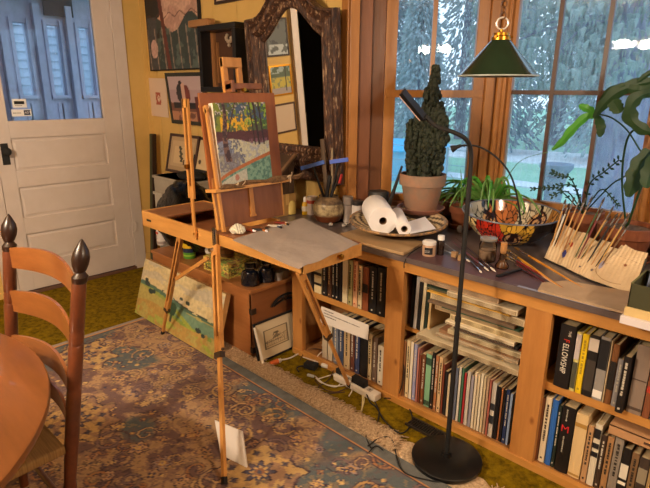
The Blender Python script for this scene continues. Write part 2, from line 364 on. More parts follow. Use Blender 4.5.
# door 1 : stile and rail door with four recessed panels and one glass
dr = T('door_1', None, None, (DX, dy1, 0)); dr['kind'] = 'structure'
X0, X1 = DX-.035, DX+.004
def DY(px, py): return PX(px, py, DX).y
b = MB(); yl, yr = 1.155, 1.835; rails = [(.03, .24), (.465, .585), (.815, .93), (1.165, 1.285), (2.20, 2.322)]
b.box(X0, X1, dy0+.003, yl, .03, 2.322); b.box(X0, X1, yr, dy1-.003, .03, 2.322)
for a, c in rails: b.box(X0, X1, yl, yr, a, c)
B(b, 'frame', M['door'], dr, bev=.002)
for a, c in ((.24, .465), (.585, .815), (.93, 1.165)):
    b = MB().box(X0+.008, X1-.014, yl, yr, a, c)
    yy0, yy1, z0, z1 = yl+.028, yr-.028, a+.028, c-.028
    b.hexa([(X1-.014, yl+.012, a+.012), (X1-.014, yr-.012, a+.012), (X1-.014, yr-.012, c-.012), (X1-.014, yl+.012, c-.012), (X1-.009, yy0, z0), (X1-.009, yy1, z0), (X1-.009, yy1, z1), (X1-.009, yy0, z1)])
    B(b, 'panel', M['door'], dr)
B(box(X0+.012, X1-.020, yl-.005, yr+.005, 1.28, 2.21), 'pane', M['doorglass'], dr)
b = MB()
b.box(X1, X1+.004, 1.082, 1.13, .985, 1.135); kn = B(b, 'escutcheon', M['matblack'], dr, bev=.001)
b = MB().cyl((X1+.004, 1.106, 1.08), (X1+.035, 1.106, 1.08), .008); b.lathe((X1+.03, 1.106, 1.08), [(.008, 0), (.026, .012), (.029, .022), (.02, .034), (0, .037)], ax=(1, 0, 0)); B(b, 'knob', M['matblack'], dr, smooth=True)
for z in (2.0, .33):
    b = MB().cyl((X1+.004, dy1, z-.05), (X1+.004, dy1, z+.05), .007).box(X1, X1+.003, dy1-.035, dy1, z-.045, z+.045); B(b, 'hinge', M['door'], dr)
b = MB().tube([(X1+.005, dy1+.02, .42), (X1+.03, dy1+.02, .41), (X1+.03, dy1+.018, .36), (X1+.03, dy1, .34), (X1+.012, dy1-.01, .34)], .0025, smoothn=4); B(b, 'hook', M['door'], dr)
ST(box(DX-.14, DX+.02, dy0, dy1, 0, .022), 'trim_14', mat('threshold_wood', '6b4a38', .6), bev=.003)
b = box(DX-.002, DX+.006, 0, 0, 0, 0)
# stickers on the door glass
xg = X1-.0195
def sticker(px0, py0, px1, py1, nm, lab):
    p = PX(px0, py0, xg); q = PX(px1, py1, xg); p.y += 0
    o = B(box(xg, xg+.001, p.y, q.y, q.z, p.z), nm, cm('e8e4e0'), None, lab, 'sticker'); return o, p, q
o, p, q = sticker(11.5, 99, 27, 107.5, 'window_sticker', 'upper white sticker with a black bar on the door glass')
B(box(xg+.001, xg+.0015, p.y+.012, q.y-.014, p.z-.036, p.z-.014), 'black_bar', M['ink'], o); marks((xg+.0012, p.y+.016, p.z-.045), (0, 1, 0), (0, 0, 1), 1, .07, .005, M['ink'], o)
o, p, q = sticker(11, 109.5, 32, 116, 'window_sticker', 'lower white sticker with a navy security badge on the door glass')
B(box(xg+.001, xg+.0015, q.y-.05, q.y-.008, q.z+.008, p.z-.006), 'badge', cm('1d2848'), o); text('ADT', .022, (xg+.0017, q.y-.047, q.z+.018), (0, 1, 0), (0, 0, 1), cm('e8e4e0'), o)
marks((xg+.0012, p.y+.01, p.z-.025), (0, 1, 0), (0, 0, 1), 1, .07, .007, M['ink'], o)
# baseboard under door wall part
ST(box(DX, DX+.012, dy1+.095, WY, 0, .12), 'baseboard_left', M['yellow_wall'], bev=.002)

# sunroom beyond the door -------------------------------------------
pm = mat('porch_white_paint', 'dad2e0', .7); pd = mat('porch_ceiling_paint', '6f7f93', .7)
ST(box(-6.1, DX-.14, .3, 3.5, -.05, 0), 'floor_porch', mat('porch_floor_boards', '6b6a6c', .8))
ST(box(-6.1, -5.2, .3, 3.5, 2.5, 2.56), 'ceiling_porch', pd)  # short ceiling and open ends let more sky light in, out of view
b = MB(); wy = [1.79, 2.095, 2.405, 2.71, 3.02]
WW = .125
yprev = .3
for a in [.55, .86, 1.17, 1.48]+wy:
    b.box(-6.0, -5.9, yprev, a, 0, 2.5); b.box(-6.0, -5.9, a, a+WW, 0, 1.44); b.box(-6.0, -5.9, a, a+WW, 2.12, 2.5); yprev = a+WW
    b.box(-5.9, -5.87, a-.03, a, 1.40, 2.16); b.box(-5.9, -5.87, a+WW, a+WW+.03, 1.40, 2.16); b.box(-5.9, -5.86, a-.03, a+WW+.03, 1.41, 1.44); b.box(-5.9, -5.82, a+WW+.055, a+WW+.115, 0, 2.3)
    b.box(-5.9, -5.885, a+.02, a+.07, 0, 1.36); b.box(-5.9, -5.885, a+WW-.07, a+WW-.02, 0, 1.36)
b.box(-6.0, -5.9, yprev, 3.5, 0, 2.5)
ST(b, 'wall_porch', pm)
for i, a in enumerate([.55, .86, 1.17, 1.48]+wy):
    b = box(-5.955, -5.945, a+.002, a+WW-.002, 1.442, 2.118); ST(b, 'window_%d' % (4+i), M['winglass'])
B(MB().box(-5.86, -5.84, 2.08, 2.36, 2.2, 2.48), 'hanging_cloth', mat('dark_porch_cloth', '2c3436', .9), None, 'dark cloth hanging high on the sunroom wall seen through the door glass', 'cloth')

# ================================================================== OUTSIDE
b = box(-9.1, -9.0, -1, 6.5, -.6, 4.2)
z = -.6
while z < 4.1: b.hexa([(-9.0, -1, z), (-8.97, -1, z), (-8.97, 6.5, z), (-9.0, 6.5, z), (-9.0, -1, z+.115), (-8.995, -1, z+.115), (-8.995, 6.5, z+.115), (-9.0, 6.5, z+.115)]); z += .12
ST(b, 'wall_neighbour', mat('blue_grey_siding', 'b4b6ba', .7))
gm = mat('wet_lawn', '93c2a4', .9, c2='7aae94', nscale=.6, bump=.2, bscale=30)
ST(MB().box(-60, 40, 3.1, 70, -.7, -.6).box(-60, DX-2.2, -30, 3.1, -.7, -.6), 'ground', gm)
ST(MB().prism([(-40, 17), (-10, 15.4), (4, 17), (20, 20), (20, 25), (4, 21), (-10, 19), (-40, 21)], -.6, -.56), 'path_1', mat('pale_gravel_drive', 'e2e4e6', .9, c2='bcc6cc', nscale=2))
ST(MB().prism([(-40, 12.4), (-3, 11.6), (20, 13), (20, 13.7), (-3, 12.3), (-40, 13.3)], -.6, -.57), 'path_2', mat('pale_gravel_drive', 'cfd3d6', .9))
leafm = [mat('conifer_green_%d' % i, c, .9, c2=c2, nscale=1.5, spec=.05) for i, (c, c2) in enumerate((('93a59c', '566e68'), ('8496a0', '4a5f6c'), ('b0bfc0', '7b9098')))]
barkm = mat('conifer_bark', '6e6c86', .95, c2='43455c', nscale=10, bump=1, bscale=14, stretch=(1, 1, .25))
def tree(x, y, h, r, kind, label, base=.1, n=3600, lo=.05, sz=.17, seed=0):
    rr = random.Random(seed); t = T('conifer_tree', label, 'tree', (x, y, -.6), 'trees beyond the lawn')
    B(MB().cyl((x, y, -.6), (x, y, -.6+h*.95), h*.022, h*.004, 10), 'trunk', barkm, t)
    b = MB()
    for i in range(n):
        k = rr.random()**.85; z = h*(lo+(1-lo)*k); R = (r-.25)*(1-k)**.7*rr.uniform(.3, 1)+.1; a = rr.uniform(0, 6.283)
        p = V((x+R*math.cos(a), y+R*math.sin(a), -.6+z-R*.18)); s = sz*rr.uniform(.5, 1.2)
        out = V((math.cos(a), math.sin(a), -.5)).normalized(); sd = out.cross(V((rr.uniform(-.4, .4), rr.uniform(-.4, .4), 1))).normalized()
        dn = V((0, 0, -1))*s*rr.uniform(.5, 1.3)
        b.add([p-out*s*.6, p+sd*s*.28+dn*.3, p+out*s+dn*.5, p-sd*s*.28+dn*.3, p+dn], [(0, 1, 4), (1, 2, 4), (2, 3, 4), (3, 0, 4)])
    B(b, 'crown', leafm[kind], t)
tl = [(-15.2, 17.5, 9, 1.45, 0), (-11.9, 17.5, 7, 1.4, 2), (-8.6, 17.9, 9, 1.5, 1), (-5.2, 17.5, 10, 1.5, 2), (-1.9, 17.5, 10, 1.5, 0),
      (-16.8, 22, 11, 1.9, 1), (-12.6, 22, 12, 1.9, 2), (-8.4, 22.4, 14, 1.9, 0), (-4.2, 22, 13, 1.9, 1), (0, 22, 13, 1.9, 2),
      (-19, 27, 13, 2.3, 2), (-14, 27, 11, 2.3, 0), (-9, 27, 15, 2.3, 2), (-4, 27, 15, 2.3, 0), (1, 27, 15, 2.3, 1)]
tn = ['near conifer at the far left of the narrow window', 'short pale near conifer behind the cactus', 'near conifer beyond the post between the windows', 'near pale conifer beyond the middle panes', 'near conifer hidden partly by the great trunk',
      'second row conifer at the far left of the lawn', 'second row pale conifer behind the cactus top', 'second row tall conifer beyond the corner post', 'second row conifer beyond the middle panes', 'second row conifer right of the great trunk',
      'back row pale conifer furthest left', 'back row conifer behind the narrow window', 'back row tall pale conifer left of the centre panes', 'back row tall conifer behind the centre panes', 'back row conifer furthest right']
for i, (a, lb) in enumerate(zip(tl, tn)): tree(*a, lb, seed=i)
ht = T('large_tree', 'huge grey barked tree trunk close outside the centre window, right side', 'tree', (-2.15, 8, -.6))
b = MB()
pr = []
for j in range(26):
    z = -.6+j*.3; r0 = .34+.10*math.exp(-j*.6)
    for i in range(20): a = 2*math.pi*i/20; r_ = r0*(1+.06*math.sin(a*5+j*.3)+.04*math.sin(a*9+j)); pr.append((-2.15+r_*math.cos(a)+.004*j, 8+r_*math.sin(a), z))
b.add(pr, [(j*20+i, j*20+(i+1) % 20, (j+1)*20+(i+1) % 20, (j+1)*20+i) for j in range(25) for i in range(20)])
B(b, 'trunk', mat('great_trunk_bark', '8d8cae', .95, c2='595a78', nscale=9, bump=1, bscale=12, stretch=(1, 1, .3)), ht, smooth=True)
b = MB(); rr = random.Random(5)
for i in range(26):
    z = rr.uniform(2.3, 4.8); a = rr.uniform(2.4, 5.2); p = V((-2.15+.33*math.cos(a), 8+.33*math.sin(a), z)); L = rr.uniform(.8, 2.0)
    q = p+V((math.cos(a)*L, math.sin(a)*L*.6, -.3*L)); b.tube([p, (p+q)/2+V((0, 0, .2)), q], [.03, .006], n=5, smoothn=4)
B(b, 'boughs', barkm, ht)
b = MB()
for i in range(6500):
    a = rr.uniform(2.2, 5.3); L = rr.uniform(.3, 2.3); z = rr.uniform(1.5, 4.6)
    p = V((-2.15+math.cos(a)*L, 8+math.sin(a)*L*.6, z)); s = rr.uniform(.015, .05); sd = V((rr.uniform(-1, 1), rr.uniform(-1, 1), .2)).normalized()
    b.add([p-sd*s, p+V((0, 0, -s*2.4)), p+sd*s, p+V((0, .03, s*.5))], [(0, 1, 2, 3)])
B(b, 'needle_sprays', leafm[0], ht)
# birdbath
bm_ = mat('birdbath_concrete', '8294ab', .9, c2='6b7c93', nscale=10, bump=.2)
c = PY(558, 155, 5.2)
bb = T('birdbath', 'grey concrete pedestal birdbath standing on the lawn outside the centre window', 'birdbath', (c.x, 5.2, -.6))
B(MB().lathe((c.x, 5.2, .70), [(.05, 0), (.09, .02), (.125, .06), (.155, .10), (.155, .135), (.135, .135), (.11, .09), (0, .075)]), 'bowl', bm_, bb, smooth=True)
B(MB().lathe((c.x, 5.2, -.6), [(.16, 0), (.16, .06), (.10, .12), (.075, .3), (.07, .9), (.09, 1.2), (.11, 1.31)]), 'pedestal', bm_, bb, smooth=True)
# pool under a blue cover with fence posts
pc = (-8.8, 11.4)
po = T('covered_pool', 'round pool under a bright blue cover beyond the narrow window', 'pool', (pc[0], pc[1], -.6))
B(MB().cyl((pc[0], pc[1], -.6), (pc[0], pc[1], .10), 1.7, n=40), 'wall', mat('pool_wall', '6fb8dc', .6), po)
B(MB().lathe((pc[0], pc[1], .10), [(1.76, 0), (1.76, .04), (0, .05)], n=40), 'cover', mat('pool_cover', '2fb4e6', .5), po)
fn = T('wire_fence', 'thin metal fence posts with wire in front of the covered pool', 'fence', (-7.5, 9.2, -.6))
for i in range(7): x = -10+i*.9; B(MB().cyl((x, 9.2, -.6), (x, 9.2, .45), .025, n=8), 'post', cm('8fa4b4'), fn)
b = MB()
for z in (.4, .1, -.25): b.cyl((-10, 9.2, z), (-4.6, 9.2, z), .008, n=5)
B(b, 'wire', cm('8fa4b4'), fn)
# ================================================================== RUG
rx0, rx1, ry0, ry1 = -3.17, .95, -1.9, 1.57
def rugfn(u, v):
    x = rx0+u*(rx1-rx0); y = ry0+v*(ry1-ry0)
    wx_ = x+.02*np.sin(y*23); wy2 = y+.02*np.sin(x*19)
    n1 = fbm(x*1.7+3, y*1.7+9, 3, 3); n2 = fbm(wx_*13, wy2*13, 5, 3); n3 = fbm(x*40+5, y*40+5, 8, 2); n4 = fbm(wx_*22+3, wy2*22+7, 15, 2)
    img = np.zeros(x.shape+(3,))+rgb('84695a'); img = put(img, n2 > .53, '6f5852'); img = put(img, n2 < .44, '9c7f62', .9); img = put(img, abs(n4-.5) < .018, '4d4046', .7); img = put(img, abs(n2-.485) < .010, 'ab8a62', .8)
    blue = np.clip((.455-n1)*34, 0, 1); img = put(img, blue, '5c5f5f')
    r = random.Random(11)
    def sub(cx, cy, R0):
        a0 = int(np.clip((cx-R0-rx0)/(rx1-rx0)*(x.shape[1]-1), 0, x.shape[1]-1)); a1 = int(np.clip((cx+R0-rx0)/(rx1-rx0)*(x.shape[1]-1)+2, 0, x.shape[1])); b0 = int(np.clip((cy-R0-ry0)/(ry1-ry0)*(x.shape[0]-1), 0, x.shape[0]-1)); b1 = int(np.clip((cy+R0-ry0)/(ry1-ry0)*(x.shape[0]-1)+2, 0, x.shape[0]))
        return (slice(b0, b1), slice(a0, a1))
    def flower(cx, cy, R_, k, c1, c2, c3, ph=0):
        sl = sub(cx, cy, R_*1.3)
        if x[sl].size == 0: return
        dx = x[sl]-cx; dy = y[sl]-cy; d = np.hypot(dx, dy); th = np.arctan2(dy, dx)
        e = R_*(.78+.22*np.cos(k*th+ph)); o = img[sl]; o = put(o, d < e*1.18, '4a3d44'); o = put(o, d < e, c1); o = put(o, d < e*.66, c2); o = put(o, d < R_*.36, c3); o = put(o, d < R_*.17, c1); img[sl] = o
    def scroll(cx, cy, R0, ph, hd, c_):
        sl = sub(cx, cy, R0)
        if x[sl].size == 0: return
        dx = x[sl]-cx; dy = y[sl]-cy; d = np.hypot(dx, dy); th = np.arctan2(dy, dx)*hd; q = ((th+ph)/6.283-d/R0*1.5) % 1
        o = img[sl]; o = put(o, (abs(q-.5) < .24) & (d < R0) & (d > R0*.1), '4c4046', .85); o = put(o, (abs(q-.5) < .12) & (d < R0*.95) & (d > R0*.15), c_, .9); img[sl] = o
    for k in range(700):
        scroll(r.uniform(rx0, rx1), r.uniform(ry0, ry1), r.uniform(.03, .08), r.uniform(0, 6.28), r.choice((-1, 1)), r.choice(('a8875c', '9a7050', '7a6460', 'b0906a')))
    for i in range(24):
        for j in range(20):
            cx = rx0+.1+i*.175+(j % 2)*.087; cy = ry1-.2-j*.175
            flower(cx+r.uniform(-.03, .03), cy+r.uniform(-.03, .03), r.uniform(.022, .042), r.choice((5, 6, 8)), r.choice(('b3946a', 'a8876a', 'a07c60', '8f7a70')), r.choice(('8a6650', '665560', 'a2805c')), r.choice(('4d4650', 'b0905e')), r.uniform(0, 3))
            for q in range(4): flower(cx+r.uniform(-.1, .1), cy+r.uniform(-.1, .1), r.uniform(.009, .018), 4, r.choice(('b5986c', '9c7454', '4c4552')), '5a4c52', 'b0905e')
    for mx_, my_ in ((-1.42, 1.10), (-2.3, .72), (-.95, .55), (-.2, 1.1), (-1.9, 0), (-2.9, 1.0)):   # rosettes ringed by small squares
        sl = sub(mx_, my_, .2); X_, Y_ = x[sl], y[sl]; d = np.hypot((X_-mx_)*.85, Y_-my_); th = np.arctan2(Y_-my_, X_-mx_); e = .155*(1+.14*np.cos(8*th)+.05*np.cos(16*th)); o = img[sl]
        o = put(o, (d < e) & (n3[sl] > .25), 'ae8f62', .85); o = put(o, abs(d-e) < .006, '4a3d44'); o = put(o, (d < e) & (n4[sl] > .60), '86695a', .8); img[sl] = o
        for k in range(10): a = k*.6283; flower(mx_+.125*math.cos(a), my_+.108*math.sin(a), .017, 4, '4a4450', '5d5660', '4a4450', .8)
        flower(mx_, my_, .062, 8, '54505c', 'ae8f62', '84604a')
    img = put(img, n3 > .62, '65524e', .45); img = put(img, n3 < .34, 'a08464', .35)
    for dd, far in ((ry1-y, 0), (y-ry0, 0), (rx1-x, 0), (x-rx0, 1)):
        wdt = .03 if far else .058
        img = put(img, dd < wdt, '66635f' if not far else '8a7c72'); img = put(img, (dd >= wdt) & (dd < wdt+.010), 'a87c52'); img = put(img, (dd >= wdt+.010) & (dd < wdt+.018), '4c3e45')
    img *= (.82+.36*n3)[..., None]
    mean = np.array([.17, .115, .08]); return np.clip(mean*(img/mean)**1.25*1.08, 0, .8)
rt_ = T('floral_rug', 'worn floral rug in tan, rust and slate blue covering most of the floor', 'rug', ((rx0+rx1)/2, (ry0+ry1)/2, 0))
painted('rug_pile', (rx0, ry0, .0125), (rx1-rx0, 0, 0), (0, ry1-ry0, 0), 640, 545, rugfn, rt_, m=mat('rug_wool', 'ffffff', .95, attr=True, bump=.5, bscale=170, spec=.1))
B(box(rx0, rx1, ry0, ry1, 0.001, .012), 'backing', cm('5a4a40', .9), rt_)
fm2 = mat('rug_fringe_wool', 'dcc09c', .95, c2='9c7c5c', nscale=90, bump=.6, bscale=150)
b = MB(); rr = random.Random(3); nx = 260; ny = 8
def fz(x, y): return (.003 if math.hypot(x+.917, y-1.696) < .18 else .006+.009*max(0, math.sin((y-ry1)/.15*math.pi))*(.5+.5*math.sin(x*41+math.sin(x*17)*2)))
vs = []
for j in range(ny):
    for i in range(nx):
        x = rx0+.5+(rx1-rx0-.5)*i/(nx-1); wv = .012*math.sin(x*23)+.01*math.sin(x*57+1); y = ry1-.005+(.125+wv)*j/(ny-1)
        vs.append((x, y, fz(x, y)+(0 if math.hypot(x+.917, y-1.696) < .18 else rr.uniform(0, .005)) if 0 < j < ny-1 else .002))
b.add(vs, [(j*nx+i, j*nx+i+1, (j+1)*nx+i+1, (j+1)*nx+i) for j in range(ny-1) for i in range(nx-1)])
for k in range(6500):
    x = rr.uniform(rx0+.5, .3); y = ry1+rr.uniform(-.005, .09)
    if math.hypot(x+.917, y-1.68) < .22: continue
    a = rr.uniform(.9, 2.2); L = rr.uniform(.03, .07); p = V((x, y, .02)); q = p+V((math.cos(a)*L, math.sin(a)*L, -.012)); m_ = (p+q)/2+V((rr.uniform(-.008, .008), 0, .008))
    b.tube([p, m_, q], .0022, n=3)
B(b, 'fringe', fm2, rt_, kind='stuff')

# ================================================================== BOOKCASE + COUNTER
FY = 1.90
bc = T('bookcase', 'long low knotty pine bookcase built in under the window counter', 'bookcase', (-1.0, 2.05, 0))
for a, c in ((-2.09, -2.01), (-1.42, -1.32), (-.74, -.64), (-.03, .07)):
    B(box(a, c, FY, FY+.03, .0, .70), 'upright', M['pineZ'], bc, bev=.002)
for a, c in ((-2.085, -2.06), (-1.385, -1.36), (-.70, -.675), (.02, .045)):
    B(box(a, c, FY+.03, 2.2, 0, .72), 'divider', M['pine_in'], bc)
B(box(-2.09, .07, FY-.004, FY+.022, .70, .75), 'apron', M['pineX'], bc, bev=.002)
B(box(-2.09, .07, FY-.006, FY+.02, 0, .034), 'base_board', M['pineX'], bc, bev=.002)
for i, (a, c, z, y0) in enumerate(((-2.058, -1.387, .382, FY+.03), (-1.358, -.702, .366, 1.985), (-.673, .018, .366, FY+.03))):
    B(box(a, c, y0, 2.2, z, z+.034 if i != 1 else z+.018), 'shelf', M['pineX'], bc)
    B(box(a, c, FY+.022, 2.2, .018, .034), 'bottom_shelf', M['pine_in'], bc)
B(box(-2.09, .07, 2.2, 2.215, 0, .74), 'back_panel', M['pine_in'], bc)
SP = 2.198
ct = mat('counter_laminate', '6e625f', .3, c2='54494a', nscale=6, coat=.2)
poly = [(-2.45, 1.882), (.1, 1.882), (.1, 2.235), (-.02, 2.235), (-.62, 2.80), (-1.385, 2.80), (-1.95, 2.235), (-2.45, 2.235)]
B(MB().prism(poly, .751, .775), 'countertop', ct, None, 'long dark grey countertop over the bookcase, running back into the bay window', 'countertop')
# ---------------- books
def book(x0, x1, z0, h, col, lab, depth=.19, y=None, jut=0, lean=0, title=None, tcol='bdb5a6', rough=.5, name='book', grp=None, soft=False, ocol=None, spec=None):
    y = (FY+.032 if y is None else y)-jut; w_ = x1-x0-.0012; y1 = min(y+depth, SP-.003); g = .0022 if not soft else .0008
    x1 = x0+w_
    b = MB().box(x0, x0+g, y, y1, z0, z0+h).box(x1-g, x1, y, y1, z0, z0+h)
    if soft: b.box(x0, x1, y, y+g, z0, z0+h)
    else:
        n = 6; ys = [(x0+w_*i/n, y-.0035*math.sin(math.pi*i/n)) for i in range(n+1)]; b.prism([(p, q) for p, q in ys]+[(x1, y+g), (x0, y+g)], z0, z0+h)
    zin = z0+(.0006 if soft else .003)
    pg = MB().box(x0+g, x1-g, y+g, y1-(.001 if soft else .004), zin, z0+h-(.0008 if soft else .004))
    cx = (x0+x1)/2
    if lean: b.rot(0, (x0 if lean > 0 else x1, y, z0), (0, 1, 0), lean); pg.rot(0, (x0 if lean > 0 else x1, y, z0), (0, 1, 0), lean)
    o = B(b, name, mat('cover_'+col, col, rough, nscale=0), None, lab, 'book' if name == 'book' else name, grp)
    B(pg, 'pages', M['pages'], o)
    yy = y-(.0008 if soft else .0042)
    if title and title[0] == 'TEXT':
        text(title[1], title[2], (cx-title[2]*.36 if title[5] > 0 else cx+title[2]*.36, yy+.0003, z0+h*title[3] if title[5] < 0 else z0+h*title[3]), (0, 0, title[5]), (1 if title[5] < 0 else -1, 0, 0), cm(title[4]), o, 'title_lettering')
    elif title == 'marks' and w_ > .009:
        s_ = min(w_*.34, .009); zt = z0+h*.9
        mb = MB(); r = random.Random(int(x0*1e4)); z = zt
        while z > z0+h*.35:
            l = r.uniform(.005, .012); mb.box(cx-s_/2*r.uniform(.6, 1), cx+s_/2, yy-.0003, yy+.0004, z-l, z); z -= l+r.choice((.002, .002, .007))
        mb.box(cx-s_/2, cx+s_/2, yy-.0003, yy+.0004, z0+h*.06, z0+h*.06+.008)
        if lean: mb.rot(0, (x0 if lean > 0 else x1, y, z0), (0, 1, 0), lean)
        B(mb, 'title_lettering', cm(tcol), o)
    elif isinstance(title, tuple):   # blocks: (z fraction lo, hi, colour)
        for lo_, hi_, cc in title:
            B(box(x0+.0006, x1-.0006, yy-.0003, yy+.0006, z0+h*lo_, z0+h*hi_), 'spine_panel', cm(cc), o)
    return o
ORD = ['first', 'second', 'third', 'fourth', 'fifth', 'sixth', 'seventh', 'eighth', 'ninth', 'tenth', 'eleventh', 'twelfth', 'thirteenth', 'fourteenth', 'fifteenth', 'sixteenth', 'seventeenth', 'eighteenth', 'nineteenth', 'twentieth', 'twenty-first', 'twenty-second', 'twenty-third', 'twenty-fourth', 'twenty-fifth', 'twenty-sixth', 'twenty-seventh', 'twenty-eighth', 'twenty-ninth', 'thirtieth', 'thirty-first', 'thirty-second', 'thirty-third', 'thirty-fourth', 'thirty-fifth']
def row(specs, z0, base, place, grp, **kw):
    for i, s_ in enumerate(specs):
        a, c, h, col, desc = s_[:5]; k = dict(s_[5]) if len(s_) > 5 else {}
        xa = PY(a, base(a), FY+.03).x; xb = PY(c, base(c), FY+.03).x
        book(xa, xb, z0, h, col, '%s, %s from the left on the %s' % (desc, ORD[i], place), grp=grp, **{**kw, **k})
mk = dict(title='marks'); md = dict(title='marks', tcol='2a241e')
row([(306, 311, .20, '5a5450', 'small grey booklet', dict(soft=True)), (311, 313.6, .21, '17151a', 'thin black book'),
     (314, 321.3, .235, 'd9c79a', 'cream paperback with black spots', dict(title=((.7, .8, '2a2320'), (.45, .52, '2a2320'), (.2, .26, '2a2320')), soft=True)),
     (322, 326.6, .245, '141316', 'black book', mk), (327, 331.2, .235, '4a2c1c', 'dark brown book', dict(title='marks', tcol='a98a5c')),
     (331.6, 334.6, .24, '101013', 'slim black book', mk), (335, 338.2, .25, '121116', 'black book with white lettering', mk), (338.5, 341.3, .24, '15141a', 'narrow black book'),
     (341.7, 347, .262, 'd8c7a2', 'tall cream book', dict(soft=True)), (347.4, 351.6, .25, 'a39864', 'olive cream book', md), (352, 356.6, .255, 'd9a57c', 'pale orange book with red lettering', dict(title='marks', tcol='a03a22')),
     (357, 361, .235, 'd2bd94', 'short cream book', md), (361.4, 367.2, .235, '8a4a2a', 'red brown book with a dark oval', dict(title=((.42, .62, '20191a'),))),
     (367.8, 375, .25, '0f0f12', 'thick black book with pale spine marks', mk), (375.6, 383.5, .256, '0e0e10', 'large black book with white title', mk)],
    .417, lambda p: 300+(p-306)*.42, 'upper left shelf', 'books on the upper left shelf')
row([(322, 327, .22, 'b9ac98', 'grey white magazine', dict(soft=True)), (327.5, 332, .23, 'c9bda6', 'pale magazine', dict(soft=True)), (333, 338, .26, '6c7383', 'grey blue book', mk), (338.4, 343, .265, '33415f', 'dark blue book', mk), (343.4, 349.5, .25, 'b59a74', 'tan book', md),
     (350, 354, .26, '5c3226', 'dark red brown book', mk), (354.4, 359, .26, '2f3a5e', 'navy book', mk), (359.5, 367, .25, '101012', 'wide black book'), (367.4, 371, .262, 'cdb68c', 'cream book', md),
     (371.5, 376.5, .255, '6b5548', 'brown grey book', mk), (377, 382.6, .22, 'd4cbb8', 'white paperback', md)],
    .036, lambda p: 345+(p-306)*.44, 'lower left shelf', 'books on the lower left shelf')
# middle bay, upper: magazines standing at the left
row([(403, 405.6, .27, '18181a', 'black folder', dict(soft=True)), (406, 409.5, .275, 'b0a9a2', 'grey magazine', dict(soft=True, lean=.03)), (410, 412.6, .27, '1c1d1f', 'thin black portfolio', dict(soft=True, lean=.03)), (413, 416.4, .265, 'd2c4a2', 'cream magazine', dict(soft=True, lean=.03)), (416.8, 419.6, .25, '24352c', 'dark green folder', dict(soft=True, lean=.03)), (420, 422.4, .25, 'd0b27e', 'buff folder', dict(soft=True, lean=.03))],
    .386, lambda p: 322+(p-403)*.42, 'middle bay upper shelf', 'upright folders in the middle bay', y=1.99)
mlow = [(403, 406, .30, '8a5d3a', 'thin brown book'), (406.5, 410, .31, 'd3bd93', 'cream book', md), (410.3, 413.3, .31, 'd9ceb9', 'off white booklet'), (413.6, 417, .305, '8f8fb2', 'lavender book', mk), (417.3, 419.2, .29, 'b5766c', 'thin pink book'), (419.5, 421.4, .26, '7a3f2a', 'thin red brown book'), (421.7, 425.6, .27, '6e4026', 'brown book', mk),
        (426, 431.6, .28, '7fb08c', 'mint green paperback', dict(title=((.80, .93, '2f4a3a'), (.03, .12, '2f4a3a')), soft=True)), (432, 435, .30, '1a1517', 'black booklet', mk), (435.4, 438.4, .29, 'a36b45', 'tan brown book', mk), (438.8, 442.6, .29, 'c9a77c', 'light tan book', md), (443, 445, .26, '7a3a28', 'thin rust booklet'), (445.4, 448.2, .23, '1c1b20', 'short black book'), (448.6, 451.4, .22, 'c5b394', 'short cream book'),
        (451.8, 455, .27, '7b808c', 'blue grey booklet'), (455.4, 458.4, .27, '5b6274', 'slate booklet'), (458.8, 461.4, .28, 'c9c2b6', 'pale magazine'), (461.8, 464, .28, '3f6a52', 'thin green booklet'), (464.3, 466.6, .26, 'a32c30', 'thin red booklet'), (467, 470.6, .275, 'bdb3a8', 'grey white magazine'), (471, 474, .26, '8f8b97', 'grey magazine'), (474.3, 477, .285, 'd6c9b0', 'cream magazine'), (477.3, 480, .28, 'cabb9d', 'buff magazine'),
        (480.3, 483, .29, 'd8cdb6', 'ivory magazine'), (483.3, 486, .28, 'bfae8e', 'sand magazine'), (486.3, 489, .28, 'a98c72', 'light brown magazine'), (489.3, 491.6, .275, 'b86a5c', 'thin coral magazine'), (492, 496.6, .27, 'cfcac2', 'white book with dark spine panels', dict(title=((.5, .62, '30343c'), (.25, .4, '30343c')))), (497, 501, .26, '141318', 'black book'), (501.4, 503.4, .26, '9a5f38', 'thin orange brown book'), (503.8, 506, .255, '1c1719', 'thin black book'), (506.3, 510, .265, '24345e', 'navy book with white title', mk), (510.3, 513, .25, '8fa3c4', 'pale blue booklet')]
mlow = [tuple(list(s_[:5])+[{**dict(soft=True), **(s_[5] if len(s_) > 5 else {})}]) for s_ in mlow]
row(mlow, .036, lambda p: 352+(p-403)*.42, 'lower middle shelf', 'books and magazines on the lower middle shelf')
